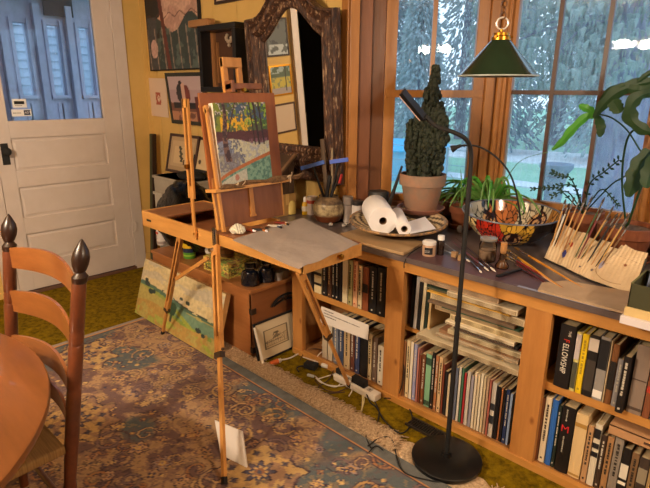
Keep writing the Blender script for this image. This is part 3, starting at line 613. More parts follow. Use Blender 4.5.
row([(556, 571, .262, '120f12', 'thick black hardback titled FELLOWSHIP', dict(jut=.006)), (571.6, 577, .245, 'c9c078', 'pale yellow book', dict(title=((.55, .97, 'bdb3b2'), (.05, .5, '4a4a3a')))), (577.4, 583.5, .245, 'e6c21c', 'bright yellow book', dict(title='marks', tcol='a58a20')),
     (584, 594, .25, '1a1718', 'black book with white portrait spine', dict(title=((.75, .95, 'c9bdb0'), (.1, .6, '3a332e')))), (594.6, 604.4, .255, '8f8a86', 'grey book with white sticker', dict(title=((.5, .96, '15151a'), (.04, .16, 'e6e2dc')))), (604.8, 606.6, .25, 'cdb894', 'slim cream book'),
     (607, 613.4, .24, '7a4e2c', 'brown book with black label', dict(title=((.25, .72, '1b1614'),))), (613.8, 620, .19, '8d8a8c', 'short grey paperback', mk), (620.4, 628, .22, '161214', 'black book standing forward', dict(title='marks', jut=.03)),
     (629.5, 644.5, .265, '857468', 'thick grey brown hardback', dict(title=((.5, .515, '4a3c34'), (.06, .1, '4a3c34')))), (645.2, 652.5, .25, '7d4a30', 'brown book with red mark', dict(title=((.4, .5, 'a03226'),))), (653, 662, .26, '3b3f46', 'dark grey book', mk), (662.5, 672, .25, 'b99a6c', 'tan book', md)],
    .401, lambda p: 365+(p-556)*.36, 'upper right shelf', 'books on the upper right shelf')
fel = [o for o in bpy.data.objects if 'FELLOWSHIP' in str(o.get('label'))][0]
bx = fel.location; zt = bx.z+.262
x_ = bx.x+.009; yq = FY+.0215
text('THE', .013, (x_-.004, yq-.0008, zt-.02), (0, 0, -1), (1, 0, 0), cm('e8e2d2'), fel, 'title_lettering')
text('F', .03, (x_-.018, yq-.0008, zt-.055), (0, 0, -1), (1, 0, 0), cm('c2301e'), fel, 'title_lettering', 'red letter F')
text('ELLOWSHIP', .030, (x_-.018, yq-.0008, zt-.074), (0, 0, -1), (1, 0, 0), cm('e8e2d2'), fel, 'title_lettering', sx=.78)
row([(538.5, 542.5, .29, '7a4a30', 'thin brown book'), (543, 549.2, .30, 'd6c6a8', 'cream paperback with black lettering', md), (549.8, 555.6, .30, '2a62b4', 'bright blue book'), (556, 559.6, .285, '1e2b26', 'dark green book', mk),
     (560.2, 573, .295, '0f0d10', 'black hardback with large red M', dict(jut=.004)), (573.6, 585.8, .285, 'd9bc8a', 'thick cream hardback', dict(title=((.8, .86, 'a8813f'), (.03, .06, 'a8813f')))), (586.6, 592.4, .25, 'b88f66', 'light brown book', md), (593, 600, .27, 'd5cbb6', 'white book with black drawing', dict(title=((.78, .93, '15131a'), (.62, .7, '15131a'), (.48, .56, '15131a')))),
     (600.6, 606, .235, '3c2c24', 'dark brown book', mk), (606.5, 613, .24, 'a27a52', 'tan book with dark lettering', md), (613.6, 622.4, .25, '8a8076', 'grey hardback', md), (623, 631.4, .22, '131116', 'black book with red foot', dict(title=((0, .16, 'c42b33'), (.3, .36, 'e8e2d2'), (.42, .7, 'd8d2c2')))), (632, 639.5, .215, '7a5e42', 'olive brown book', md), (640, 650, .21, '3f332e', 'dark patterned book', dict(title=((.5, .8, '8f8470'), (0, .3, 'b06a44')))), (650.5, 660, .22, 'a88a60', 'buff book', md)],
    .036, lambda p: 420+(p-540)*.40, 'lower right shelf', 'books on the lower right shelf')
mb_ = [o for o in bpy.data.objects if 'large red M' in str(o.get('label'))][0]
p = mb_.location; text('M', .042, (p.x-.02, FY+.0225, p.z+.185), (1, 0, 0), (0, 0, 1), cm('cf2a2e'), mb_, 'cover_letter', 'large red letter M')
marks((p.x-.004, FY+.0225, p.z+.285), (0, 0, -1), (1, 0, 0), 1, .08, .006, cm('b8b2a2'), mb_); marks((p.x-.004, FY+.0225, p.z+.165), (0, 0, -1), (1, 0, 0), 1, .1, .006, cm('b8b2a2'), mb_, seed=3)
# horizontal book lying on the lower right row
o = B(MB().box(-.395, -.12, 1.925, 2.16, .289, .292).box(-.395, -.12, 1.925, 2.16, .325, .328).box(-.395, -.12, 1.925, 1.928, .289, .328), 'book', cm('b58a62'), None, 'large tan book lying flat on top of the lower right row', 'book', 'books on the lower right shelf')
B(box(-.393, -.122, 1.928, 2.155, .292, .325), 'pages', M['pages'], o); B(box(-.28, -.16, 1.9245, 1.9252, .303, .313), 'spine_panel', cm('4a3426'), o)
# stack of papers, pads and folders in the middle bay
stk = [(-1.24, -.745, .020, 'c6b697', 'cream magazine bottom of the flat stack', 'magazine', .05), (-1.16, -.75, .010, '8f4a3a', 'rust red magazine near the bottom of the flat stack', 'magazine', .0),
       (-1.14, -.76, .014, '9a7050', 'brown magazine low in the flat stack', 'magazine', .02), (-1.09, -.75, .016, 'd8c9a4', 'cream pad under the spiral notebook', 'paper_pad', .03), (-1.06, -.765, .012, '1b1c1c', 'black spiral notebook in the flat stack', 'notebook', .035),
       (-1.09, -.75, .022, 'd9c79a', 'thick cream pad above the spiral notebook', 'paper_pad', .02), (-1.13, -.77, .006, '31503c', 'thin green folder in the flat stack', 'folder', .03), (-1.2, -.76, .024, 'dccaa6', 'thick cream board pack in the flat stack', 'paper_pad', .01),
       (-1.22, -.82, .005, 'd9a848', 'yellow ochre folder in the flat stack', 'folder', .02), (-1.235, -.80, .012, '2c4234', 'dark green binder high in the flat stack', 'binder', .0), (-1.1, -.78, .018, 'cdbd9f', 'crumpled cream papers high in the flat stack', 'paper_pad', .045), (-1.25, -.87, .02, 'c9ab8c', 'pinkish tan perforated pad on top of the flat stack', 'paper_pad', .03), ]
extra = [(-1.15, -.76, .012, 'b7a58a', 'thin tan magazine above the rust red one', 'magazine', .03), (-1.05, -.75, .010, 'a9573f', 'orange brown magazine under the spiral notebook', 'magazine', .01), (-1.1, -.78, .012, 'e0d3b6', 'ivory sheets directly above the spiral notebook', 'paper_pad', .04), (-1.17, -.755, .016, 'b49c78', 'tan card pack in the middle of the flat stack', 'paper_pad', .02), (-1.2, -.79, .010, '6e5a48', 'brown folder under the thick cream board pack', 'folder', .035)]
stk = [stk[0], stk[1], extra[0], stk[2], stk[3], extra[1], stk[4], extra[2], stk[5], extra[3], stk[6], extra[4]]+stk[7:]
kz = .30/sum(q[2] for q in stk); stk = [(a, c, h*kz, *r_) for a, c, h, *r_ in stk]
z = .386
for i, (a, c, h, col, lab, nm, j) in enumerate(stk):
    y0 = 1.962-j; b = MB(); n = 14
    zz = lambda x: z+h+.0  # flat, slightly wavy front edge
    poly = [(a+(c-a)*k/n, y0+.0015*math.sin(k*1.7+i)) for k in range(n+1)]+[(c, 2.17), (a, 2.17)]
    b.prism(poly, z+.0004, z+h-.0004)
    o = B(b, nm, mat('cover_'+col+'_p', col, .8, c2=col, nscale=0), None, lab, nm.replace('_', ' '), 'papers stacked flat in the middle bay')
    if nm == 'notebook':
        s_ = MB()
        for k in range(40): s_.cyl((a+.01+k*(c-a-.02)/40, y0-.006, z+.001), (a+.01+k*(c-a-.02)/40, y0-.006, z+h-.001), .0028, n=6)
        B(s_, 'spiral_binding', M['steel'], o)
    elif h > .015:
        l_ = MB()
        for k in range(1, int(h/.004)): l_.box(a+.004, c-.004, y0-.0022, y0+.006, z+k*.004, z+k*.004+.0009)
        B(l_, 'sheet_edges', cm('8a7454', .9), o)
    z += h
# ---------------- handwritten card taped to the left shelf
def quad_from(px, y): return [PY(a, b_, y) for a, b_ in px]
q = quad_from([(321.5, 306), (369, 325), (368, 340), (320.5, 322)], FY-.02)
cq = B(MB().extr([q[3], q[2], q[1], q[0]], (0, -.002, 0)), 'paper_sign', mat('sign_card', 'dcd4cc', .8, nscale=0), None, 'white handwritten card hanging from the upper left shelf edge', 'sign')
xd = (q[1]-q[0]).normalized(); dz = V((0, 0, -1))
for k, (a, L_) in enumerate(((.02, .10), (.02, .30), (.015, .10))): marks(q[0]+xd*a+V((0, -.0024, -.016-k*.016)), xd, (0, 0, 1), 1, L_, .006, cm('5b5048'), cq, 'handwriting', seed=k+4)
# ================================================================== CHEST and things behind the easel
ch = T('blanket_chest', 'long reddish wooden chest with dark corner fittings, standing against the picture wall', 'chest', (-2.73, 1.85, 0))
cx0, cx1, cy0, cy1, cz = -3.28, -2.18, 1.672, 2.0, .43
B(MB().box(cx0, cx1, cy0, cy0+.02, 0, cz-.02).box(cx0, cx0+.02, cy0+.02, cy1, 0, cz-.02).box(cx0, cx1, cy1-.02, cy1, 0, cz-.02), 'front_panel', M['chest'], ch, bev=.002)
B(box(cx1-.02, cx1+.001, cy0, cy1, 0, cz-.02), 'side_panel', M['chestY'], ch, bev=.002)
B(box(cx0-.01, cx1+.008, cy0-.008, cy1, cz-.02, cz), 'lid', M['chest'], ch, bev=.004)
for z in (.3, .06): B(MB().box(cx1-.02, cx1+.005, cy0-.004, cy0+.03, z-.018, z+.018), 'corner_fitting', cm('2a1c14', .5), ch, bev=.002)
# storage boxes behind, left
tagb = B(box(-3.80, -3.30, 2.01, 2.235, 0, .60), 'storage_box', mat('storage_box_card', '8d8478', .8), None, 'tall grey storage box standing behind the chest at the left', 'box', bev=.004)
for i, (z, h, c, l) in enumerate(((.601, .13, 'b9b0a2', 'pale flat portfolio box under the topmost one behind the black bag'), (.732, .13, 'a79d8e', 'topmost pale flat portfolio box below the leaf print'))):
    o = B(box(-3.80+.01*i, -3.28, 2.0, 2.235, z, z+h), 'portfolio_box', mat('portfolio_card_%d' % i, c, .75), None, l, 'box', 'portfolio boxes behind the chest', bev=.003)
    B(box(-3.81+.01*i, -3.27, 1.992, 2.236, z+h-.02, z+h), 'lid', mat('portfolio_card_%d' % i, c, .75), o)
bagm = mat('black_plastic_bag', '020203', .3, nscale=0, bump=.9, bscale=18, spec=.04, coat=.3)
def lump(nm, c, r, sc, m, lab, cat, seed, amp=.25):
    b = MB(); n, k = 44, 30; rs = np.random.default_rng(seed); ph = rs.uniform(0, 6, 12); vs = []
    for j in range(k+1):
        t = math.pi*j/k
        for i in range(n):
            a = 2*math.pi*i/n; d = V((math.sin(t)*math.cos(a), math.sin(t)*math.sin(a), -math.cos(t)))
            f = 1+amp*(.3*math.sin(4*d.x+ph[0]+3*d.z)+.25*abs(math.sin(7*d.y+ph[1]+4*d.x))+.2*abs(math.sin(11*d.z+ph[2]+6*d.x))+.12*abs(math.sin(19*d.x+ph[3]+9*d.z))-.2)
            p = V(c)+V((d.x*sc[0], d.y*sc[1], d.z*sc[2]))*r*f; p.z = max(p.z, c[2]-r*sc[2]*.82); vs.append(p)
    b.add(vs, [(j*n+i, j*n+(i+1) % n, (j+1)*n+(i+1) % n, (j+1)*n+i) for j in range(k) for i in range(n)])
    return B(b, nm, m, None, lab, cat, smooth=True)
lump('plastic_bag', (-3.02, 1.835, .665), .235, (1.55, .60, 1.0), bagm, 'crumpled shiny black plastic bag on the chest behind the easel', 'bag', 4)
lump('folded_cloth', (-3.42, 2.11, .885), .09, (1.6, .9, .38), mat('black_cloth', '0c0c0f', .8, bump=.4, bscale=30), 'black folded cloth lying above the plastic bag under the leaf print', 'cloth', 6, .15)
def bottle(nm, x, y, z, prof, m, lab, cat, parts=(), n=24, grp=None):
    t = T(nm, lab, cat, (x, y, z), grp); B(MB().lathe((x, y, z), prof, n), 'body', m, t, smooth=True)
    for pn, pf, pmat in parts: B(MB().lathe((x, y, z), pf, n), pn, pmat, t, smooth=True)
    return t
p = PY(162.5, 250, 1.79)
t = bottle('spray_can', p.x, 1.79, cz, [(.03, 0), (.034, .006), (.034, .10), (.028, .115), (.014, .12)], mat('spray_white', 'ddd6d0', .4), 'white aerosol can with a red mark at the left end of the chest', 'spray can', [('cap', [(.024, .116), (.024, .14), (0, .142)], cm('e4e0da', .4)), ('base_ring', [(.0345, .012), (.0345, .03)], cm('9c8f88', .4))])
B(MB().box(p.x-.012, p.x+.02, 1.755, 1.757, cz+.085, cz+.10), 'red_mark', cm('c4402e'), t); marks((p.x-.015, 1.7545, cz+.07), (1, 0, 0), (0, 0, 1), 4, .03, .004, cm('7a6c68'), t)
p = PZ(190, 278, cz); t = T('paint_tub', 'green and navy tub with yellow lid standing on the chest', 'tub', (p.x, p.y, cz))
p.y = 1.76; p = V((PY(190, 260, 1.76).x, 1.76, cz)); t.location = p
B(MB().lathe(p, [(.036, 0), (.04, .004), (.04, .045)]), 'tub', cm('4f8a2c', .4), t, smooth=True); B(MB().lathe(p, [(.0405, .045), (.0405, .075)]), 'label_band', cm('20284a', .4), t, smooth=True)
B(MB().lathe(p, [(.043, .075), (.043, .10), (.038, .105), (0, .105)]), 'lid', cm('d8b01e', .4), t, smooth=True); B(MB().lathe(p, [(.0408, .02), (.0408, .03)]), 'stripe', cm('8fb83a', .4), t)
# floral patterned box
def floral(u, v):
    img = np.zeros(u.shape+(3,))+rgb('dcc860'); img = put(img, fbm(u*7, v*7, 2) > .56, '8a7a3a'); img = put(img, fbm(u*9+4, v*9, 7) > .6, '5a4526'); img = put(img, fbm(u*8+9, v*8+3, 9) > .63, '7d9a4a'); img = put(img, fbm(u*12, v*12+5, 12) > .68, 'b06a50'); return img
fx = V((PY(231, 291, 1.71).x, 1.71, cz)); x0 = fx.x-.26; fb = T('patterned_box', 'yellow box printed with brown and green flowers, on the chest', 'box', (x0+.13, 1.8, cz))
x1 = x0+.26; B(box(x0, x1, 1.70, 1.88, cz, cz+.085), 'carton', cm('c0aa50', .7), fb)
painted('printed_front', (x0, 1.6985, cz), (.26, 0, 0), (0, 0, .085), 60, 22, floral, fb); painted('printed_side', (x1+.0012, 1.70, cz), (0, .18, 0), (0, 0, .085), 40, 22, floral, fb); painted('printed_top', (x0, 1.70, cz+.0862), (.26, 0, 0), (0, .18, 0), 60, 40, floral, fb)
# on the patterned box: wooden tumbler and white rag
q = PZ(225, 272, cz+.088); gl_ = T('wooden_tub', 'small brown wooden tub standing on the patterned box', 'tub', (q.x, 1.80, cz+.088)); c = (PY(228, 270, 1.80).x, 1.80, cz+.088)
gl_.location = c; B(MB().lathe(c, [(.04, 0), (.045, .075), (.041, .075), (.037, .01), (0, .01)]), 'staves', wood('tub_oak', 'a06a38', '6e4420', 'Z', .5, 30), gl_, smooth=True)
for z in (.015, .058): B(MB().lathe((c[0], c[1], c[2]+z), [(.0415+z*.066, 0), (.0425+z*.066, .006)]), 'hoop', cm('5c4a36', .5), gl_)
c = (PY(216, 266, 1.79).x, 1.75, cz+.088)
lump('rag', (c[0]+.0, c[1], c[2]+.022), .027, (1, 1, 1), cm('d8d2cc', .9), 'small white rag beside the wooden tub on the patterned box', 'rag', 9)
# dark jars and cups along the right end of the chest
jm = mat('dark_blue_bottle', '10141f', .12, nscale=0, coat=.6)
for i, (px, py, y, lab) in enumerate(((252, 293, 1.735, 'larger dark blue bottle near the chest corner'), (268, 288, 1.84, 'second dark blue bottle behind the corner one on the chest'))):
    c = PY(px, py, y); c.z = cz
    t = bottle('ink_bottle', c.x-.01, y, cz, [(.048, 0), (.055, .006), (.055, .06), (.045, .082), (.026, .09), (.024, .098)], jm, lab, 'bottle', [('cap', [(.03, .096), (.032, .098), (.032, .128), (.028, .131), (0, .131)], mat('shiny_black_cap', '0a0a0d', .12, nscale=0))], grp='dark bottles on the chest')
    B(MB().lathe((c.x-.01, y, cz), [(.0325, .104), (.0325, .108)]), 'silver_ring', M['steel'], t)
for i, (px, py, y, lab) in enumerate(((282, 284, 1.90, 'white ceramic cup at the back right of the chest top'), (288, 279, 1.955, 'smaller white cup at the far right of the chest top'))):
    c = PY(px, py, y); c = V((c.x-.03, y, cz)); t = T('cup', lab, 'cup', c, 'cups on the chest')
    B(MB().lathe(c, [(.022, 0), (.03, .05), (.027, .05), (.02, .006), (0, .006)]), 'body', mat('cup_white', 'a9a29a', .4), t, smooth=True); B(MB().lathe(c, [(.0245, .02), (.026, .028)]), 'stripe', cm('4a5060'), t)
c = PY(254, 262, 1.90); c = V((c.x, 1.90, cz)); t = T('glass_jar', 'squat glass jar with pale lid behind the dark bottles on the chest', 'jar', c)
B(MB().lathe(c, [(.04, 0), (.042, .07), (.034, .085)]), 'glass', M['clear'], t, smooth=True); B(MB().lathe(c, [(.036, .086), (.036, .1), (0, .102)]), 'lid', M['steel'], t, smooth=True); B(MB().lathe(c, [(.037, .003), (.038, .05), (0, .052)]), 'contents', cm('b9b0a4', .8), t)
# leaning landscape
P0 = V((-3.275, 1.50, .015)); P1 = V((-2.335, 1.50, .015)); hh = .385; ln = V((0, .115, .37)).normalized()*hh; nn = V((1, 0, 0)).cross(ln).normalized()
def land(u, v):
    s = (1-v); n = fbm(u*9, v*7, 21); img = np.zeros(u.shape+(3,))+rgb('c8b68a'); img = put(img, fbm(u*5, v*9, 22) > .55, 'b0a898', .7); img = put(img, fbm(u*8, v*12, 23) > .62, 'd0c092', .8)
    hor = .58+.05*np.sin(u*5+1)-.06*u
    img = put(img, (v < hor), '8d9a4a'); img = put(img, (v < hor) & (v > hor-.06), '4a6a5a'); img = put(img, v < hor-.07-.05*np.sin(u*6), 'a89a58')
    img = put(img, (v < hor-.1) & (v > hor-.28) & (u > .35+.1*n) & (u < 1.05-.4*(v)), '7d9440'); img = put(img, (v < hor-.05) & (v > hor-.22) & (u > .5), '6a8a72')
    img = put(img, (abs(v-(.78-.75*u)) < .035) & (v < .5), '98a244'); img = put(img, (v < .28+.06*np.sin(u*7)) & (n > .4), 'ab8a4a'); img = put(img, (v < .16) & (n > .5), '9aa04a')
    img = put(img, (np.hypot((u-.47)*1.9, (v-.40)*.8) < .075+.03*n) | ((abs(u-.47) < .012) & (v < .42) & (v > .18)), '2c4634')
    for cx, cy, r in ((.1, .6, .045), (.16, .5, .04), (.2, .52, .03), (.08, .66, .03), (.8, .28, .035), (.86, .24, .03), (.55, .62, .025), (.63, .6, .03)): img = put(img, np.hypot((u-cx)*1.3, v-cy) < r*(.7+n*.6), '2b3c3c')
    img = put(img, (v > hor) & (v < hor+.025) & (u > .3) & (n > .45), '3f4a44'); return img*(.85+.3*vnoise(u*60, v*30, 4))[..., None]
lp = T('landscape_painting', 'wide unframed landscape painting of yellow fields leaning on the chest front', 'painting', (-2.8, 1.5, 0))
B(MB().extr([P0, P1, P1+ln, P0+ln], nn*-.035), 'panel', wood('panel_edge_pine', 'd8a35e', 'bd8440', 'Z', .5, 14), lp)
painted('painted_face', P0+nn*.0012, P1-P0, ln, 170, 70, land, lp)
# sketch in a black frame leaning on the chest side, with a white board beside it
F0 = PX(257.7, 366, -2.125); F1 = PX(296.6, 349, -2.125); F0 = V((-2.125, F0.y, .004)); F1 = V((-2.125, F1.y, .004)); fh = .225
ly = V((-.035, 0, .215)).normalized()*.235; fd = F1-F0; n2 = fd.cross(ly).normalized()
def framed(nm, lab, cat, org, du, dv, fw_, th, mframe, fn, mw_=.0, nu=50, nv=60, matc='d8c6a4', inset=.006, grp=None, deep=0, fz_=None, back=None):
    org, du, dv = V(org), V(du), V(dv); n = du.cross(dv).normalized(); U = du.normalized(); W = dv.normalized(); a, c = du.length, dv.length
    t = T(nm, lab, cat, org+du/2, grp); b = MB()
    for s0, s1, t0, t1 in ((0, a, 0, fw_), (0, a, c-fw_, c), (0, fw_, fw_, c-fw_), (a-fw_, a, fw_, c-fw_)):
        b.extr([org+U*s0+W*t0, org+U*s1+W*t0, org+U*s1+W*t1, org+U*s0+W*t1], n*th)
    B(b, 'frame', mframe, t, bev=.0012)
    bo = n*(th-inset-deep) if deep else n*(th-inset)
    if mw_: B(MB().extr([org+U*fw_+W*fw_, org+U*(a-fw_)+W*fw_, org+U*(a-fw_)+W*(c-fw_), org+U*fw_+W*(c-fw_)], bo), 'mount', cm(matc, .8), t)
    k = fw_+mw_; painted('picture', org+U*k+W*k+bo+n*.0015, U*(a-2*k), W*(c-2*k), nu, nv, fn, t)
    if not mw_: B(MB().extr([org+U*fw_*.5+W*fw_*.5, org+U*(a-fw_*.5)+W*fw_*.5, org+U*(a-fw_*.5)+W*(c-fw_*.5), org+U*fw_*.5+W*(c-fw_*.5)], bo*.9), 'backing', M['matblack'] if back is None else back, t)
    return t
def sketch(u, v):
    img = np.zeros(u.shape+(3,))+rgb('c9b48f'); n = fbm(u*16, v*16, 31)
    def ln_(m, a=.8):
        nonlocal img; img = put(img, m, '3a322c', a)
    ln_((u < .05) | (u > .95) | (v < .04) | (v > .96)); ln_((abs(v-(.35+.25*u)) < .012)); ln_((np.hypot(u-.52, (v-.56)*.9) < .17) & (n > .42) & (v > .45), .7); ln_((v < .42+.15*u) & (v > .12) & (np.sin(u*70) > .3) & (n > .4), .5); ln_((abs(u-.5) < .1) & (abs(v-.72) < .05), .7)
    ln_((abs(v-.14) < .01)); ln_((v > .3) & (v < .36) & (u < .8) & (n > .4), .6); return img
framed('framed_sketch', 'black framed ink sketch leaning against the right end of the chest', 'picture', F0, fd, ly, .011, .012, M['matblack'], sketch, .05, inset=.004)
# clip on frame and blue binder
c = F0+fd*.75+ly; b = MB()
wbp = T('thin_board', 'thin white board edge leaning beside the framed sketch', 'board', (-2.12, 1.68, 0))
B(MB().hexa([(-2.075, 1.655, .002), (-2.07, 1.665, .002), (-2.07, 1.668, .002), (-2.075, 1.66, .002), (-2.15, 1.655, .22), (-2.145, 1.665, .22), (-2.145, 1.668, .22), (-2.15, 1.66, .22)]), 'sheet', cm('d6cab8'), wbp)
o = B(box(-2.125, -2.1, 1.99, 2.06, .001, .37), 'binder', cm('3346a8', .5), None, 'blue binder standing between the framed sketch and the bookcase', 'binder'); B(box(-2.121, -2.104, 1.9895, 2.061, .004, .372), 'pages', M['pages'], o)
c = V((-2.165, 1.93, cz-.13)); b = MB().tube([(-2.16, 1.80, .30), (-2.165, 1.86, .335), (-2.165, 1.93, .345), (-2.165, 1.99, .33)], .008, smoothn=5)
gd = T('spring_clamp', 'dark metal clamp resting above the framed sketch', 'clamp', (-2.165, 1.9, .3)); B(b, 'jaw', M['black'], gd); B(MB().cyl((-2.175, 1.9, .33), (-2.15, 1.9, .33), .014), 'pivot', M['steel'], gd); B(MB().tube([(-2.16, 1.82, .30), (-2.165, 1.90, .318), (-2.165, 1.98, .305)], .007, smoothn=4), 'handle', M['black'], gd)

# ================================================================== PICTURES ON THE WALL
yw = WY-.004
def wallpic(nm, lab, cat, tl, tr, bl, yy, fw_, th, mf, fn, **k):   # corners given in the picture plane
    a, c, d = PY(*tl, yy), PY(*tr, yy), PY(*bl, yy)
    return framed(nm, lab, cat, d, (c-a), (a-d), fw_, th, mf, fn, **k)
def abstract(u, v):
    n = fbm(u*5, v*7, 41); img = np.zeros(u.shape+(3,))+rgb('b08878'); img = put(img, fbm(u*7, v*8, 42) > .55, 'c29c88', .8)
    img = put(img, (v < .40+.08*np.sin(u*9)+.05*n) & (u > .15), '2e3a38'); img = put(img, (v < .38) & (n > .52), '55625c', .7); img = put(img, (u < .32-.25*(1-v)*.4) & (v > .3) & (n > .38), '1f1c1e')
    img = put(img, abs(u-(.42-.2*v)) < .035, '5c2a22'); img = put(img, (u > .72) & (v > .62), '4f5c5e'); img = put(img, (u < .2) & (v < .5), '3d3f44'); img = put(img, (np.hypot((u-.12)*1.2, v-.2) < .09), 'b8948a')
    img = put(img, (abs(np.hypot(u-.7, v-.72)-.06) < .009) | (abs(np.hypot(u-.72, v-.9)-.05) < .008) | (abs(v-.5-.02*np.sin(u*30)) < .006), '4a2822', .8); img = put(img, (np.sin(u*40+v*5) > .93) & (v < .4), 'a58c7c', .6); return img*(.8+.4*vnoise(u*40, v*55, 3))[..., None]
yy = WY-.03; bl = PY(150.5, 71, yy); br = PY(201.5, 71.3, yy)
framed('abstract_painting', 'large abstract painting in pink and dark green at the top left of the wall', 'painting', (bl.x, yy+.026, bl.z), (br.x-bl.x, 0, 0), (0, 0, .78), .008, .028, M['matblack'], abstract, nu=90, nv=120, inset=.003)
def prt(u, v):
    img = np.zeros(u.shape+(3,))+rgb('d0b8a4'); m = (abs(u-.5) < .16) & (abs(v-.48) < .16); img = put(img, m & (fbm(u*12, v*12, 51) > .42), 'a05040'); img = put(img, np.hypot(u-.52, v-.5) < .06, 'e0cdb8'); img = put(img, np.hypot(u-.52, v-.5) < .03, '8a3a30'); return img
o = T('small_print', 'small unframed white print with a red square motif near the corner', 'print', (-4.02, yw, 1.3)); a, c, d = PY(149, 78, yw), PY(165.8, 78.5, yw), PY(152.3, 115.6, yw)
B(MB().extr([d, d+(c-a), c, a], (0, -.003, 0)), 'sheet', cm('d8c4b0'), o); painted('print', d+V((0, -.0042, 0)), c-a, a-d, 40, 60, prt, o)
def figs(u, v):
    n = fbm(u*9, v*9, 61); img = np.zeros(u.shape+(3,))+rgb('a58c90'); img = put(img, v > .7, 'b09a9c'); img = put(img, v < .38+.05*n, '6a4438'); img = put(img, (v < .42) & (v > .28) & (u > .1), '201e26'); img = put(img, (v < .22) & (n > .4), 'a8765a')
    img = put(img, (np.hypot((u-.33)*1.4, (v-.62)*.7) < .15), '26242c'); img = put(img, (np.hypot((u-.52)*1.4, (v-.6)*.7) < .15), '6b302c'); img = put(img, (abs(u-.43) < .05) & (v > .4) & (v < .85), 'c09a8a'); img = put(img, np.hypot(u-.36, v-.86) < .05, '2a2226'); img = put(img, (u > .75) & (v < .55), '5a2a26'); return img
wallpic('framed_figure_print', 'dark framed picture of seated figures above the easel arms', 'picture', (166.5, 73), (204, 72), (174, 123), WY-.012, .028, .02, cm('23261f', .5), figs, inset=.006)
def leafp(u, v):
    img = np.zeros(u.shape+(3,))+rgb('b59a76'); img = put(img, (abs(u-.5) < .36) & (abs(v-.46) < .33), 'c9ae84', .8); n = fbm(u*14, v*14, 71); ax_ = u-(.38+.25*(.75-v))
    img = put(img, (abs(ax_) < (.035+.10*n*(.5+.5*np.sin(v*38+u*14)))*(v > .2)*(v < .8)) & (n > .28), '3c3a2c'); img = put(img, (abs(u-.62) < .03) & (v > .1) & (v < .3), '4a2f22'); return img
yl_ = WY-.10
def leanpic(nm, lab, tl, tr, bl, yb, mf, fn, **k):
    d = PY(*bl, yb); a = PY(*tl, yb+.07); c = PY(*tr, yb+.07); return framed(nm, lab, 'picture', d, V((c.x-a.x, 0, 0)), V((0, a.y-d.y, a.z-d.z)), mf[1], .016, mf[0], fn, **k)
leanpic('framed_leaf_print', 'brown framed print of a dark leaf leaning on the portfolio boxes', (160.5, 132), (188, 133.5), (167, 171), 2.14, (cm('33180f', .4), .022), leafp, mw_=.03, matc='a98f6c', inset=.006)
def blank(u, v):
    img = np.zeros(u.shape+(3,))+rgb('c4aa82'); img = put(img, (np.hypot((u-.25)*1.2, v-.25) < .08), '4a3c30'); return img
leanpic('framed_small_print', 'black framed pale print partly hidden behind the easel arms', (189.5, 136), (212, 138), (193, 171), 2.15, (M['matblack'], .02), blank, inset=.006)
a = PY(150.5, 133, 2.17); d = PY(157, 176, 2.10)
o = T('narrow_panel', 'narrow dark green framed panel leaning in the wall corner', 'panel', (a.x, 2.1, .6)); B(MB().hexa([(-4.12, 2.07, 0), (-4.08, 2.07, 0), (-4.08, 2.10, 0), (-4.12, 2.10, 0), (-4.12, 2.17, 1.15), (-4.08, 2.17, 1.15), (-4.08, 2.2, 1.15), (-4.12, 2.2, 1.15)]), 'board', cm('3f4630', .6), o)
B(MB().hexa([(-4.078, 2.066, 0), (-4.05, 2.066, 0), (-4.05, 2.10, 0), (-4.078, 2.10, 0), (-4.078, 2.166, 1.15), (-4.06, 2.166, 1.15), (-4.06, 2.2, 1.15), (-4.078, 2.2, 1.15)]), 'frame_edge', cm('2b1a12', .5), o)
# deep black shadow box
sb = T('shadow_box_frame', 'deep black shadow box frame hung left of the mirror', 'frame', (-3.05, WY, 1.5))
a = PY(195.5, 27, 2.13); c = PY(236, 16.5, 2.13); d = PY(204.5, 92, 2.13)
xL, xR, zB, zT = (a.x+d.x)/2, c.x-.005, d.z, a.z
b = MB(); fw_ = .035
b.box(xL, xR, 2.12, WY, zB, zB+fw_).box(xL, xR, 2.12, WY, zT-fw_, zT).box(xL, xL+fw_, 2.12, WY, zB+fw_, zT-fw_).box(xR-fw_, xR, 2.12, WY, zB+fw_, zT-fw_); B(b, 'frame', M['black'], sb, bev=.003)
B(box(xL+fw_, xR-fw_, WY-.03, WY-.01, zB+fw_, zT-fw_), 'backing', cm('4a2c1a', .7), sb); B(MB().box(xL+.09, xL+.10, WY-.045, WY-.03, zB+.06, zT-.1).box(xL+fw_, xL+.07, WY-.05, WY-.03, zB+fw_, zT-fw_), 'inner_slip', cm('8a5c34', .6), sb)
b = MB()
for k in range(9): b.ball(((xL+xR)/2+.03+.03*math.cos(k*2.2), WY-.045, (zT+zB)/2+.12+.022*math.sin(k*2.2)+.012*math.sin(k)), .013)
B(b, 'white_flowers', cm('a8937c'), sb)
q = PY(184.6, 25, 2.10); r_ = PY(217, 18, 2.10); o = T('wooden_block', 'small pale wooden batten lying across the top of the shadow box', 'block', (q.x, 2.15, zT))
B(MB().box(q.x-.0, q.x+.23, 2.125, 2.19, zT+.001, zT+.046), 'batten', wood('batten_wood', 'a8713a', '8a5827', 'X', .5, 12), o, bev=.008); B(MB().cyl((q.x+.23, 2.157, zT+.023), (q.x+.25, 2.157, zT+.023), .022, .016), 'rounded_end', wood('batten_wood', '', '', 'X'), o)
def plain(u, v): return np.zeros(u.shape+(3,))+rgb('c2ab92')
d = PY(216, 5, yw)
framed('framed_picture', 'bottom of a small dark framed picture above the shadow box', 'picture', (d.x, WY-.002, d.z), (PY(244.5, 4, yw).x-d.x, 0, 0), (0, 0, .25), .018, .016, cm('2a1712', .4), plain, nu=4, nv=4)
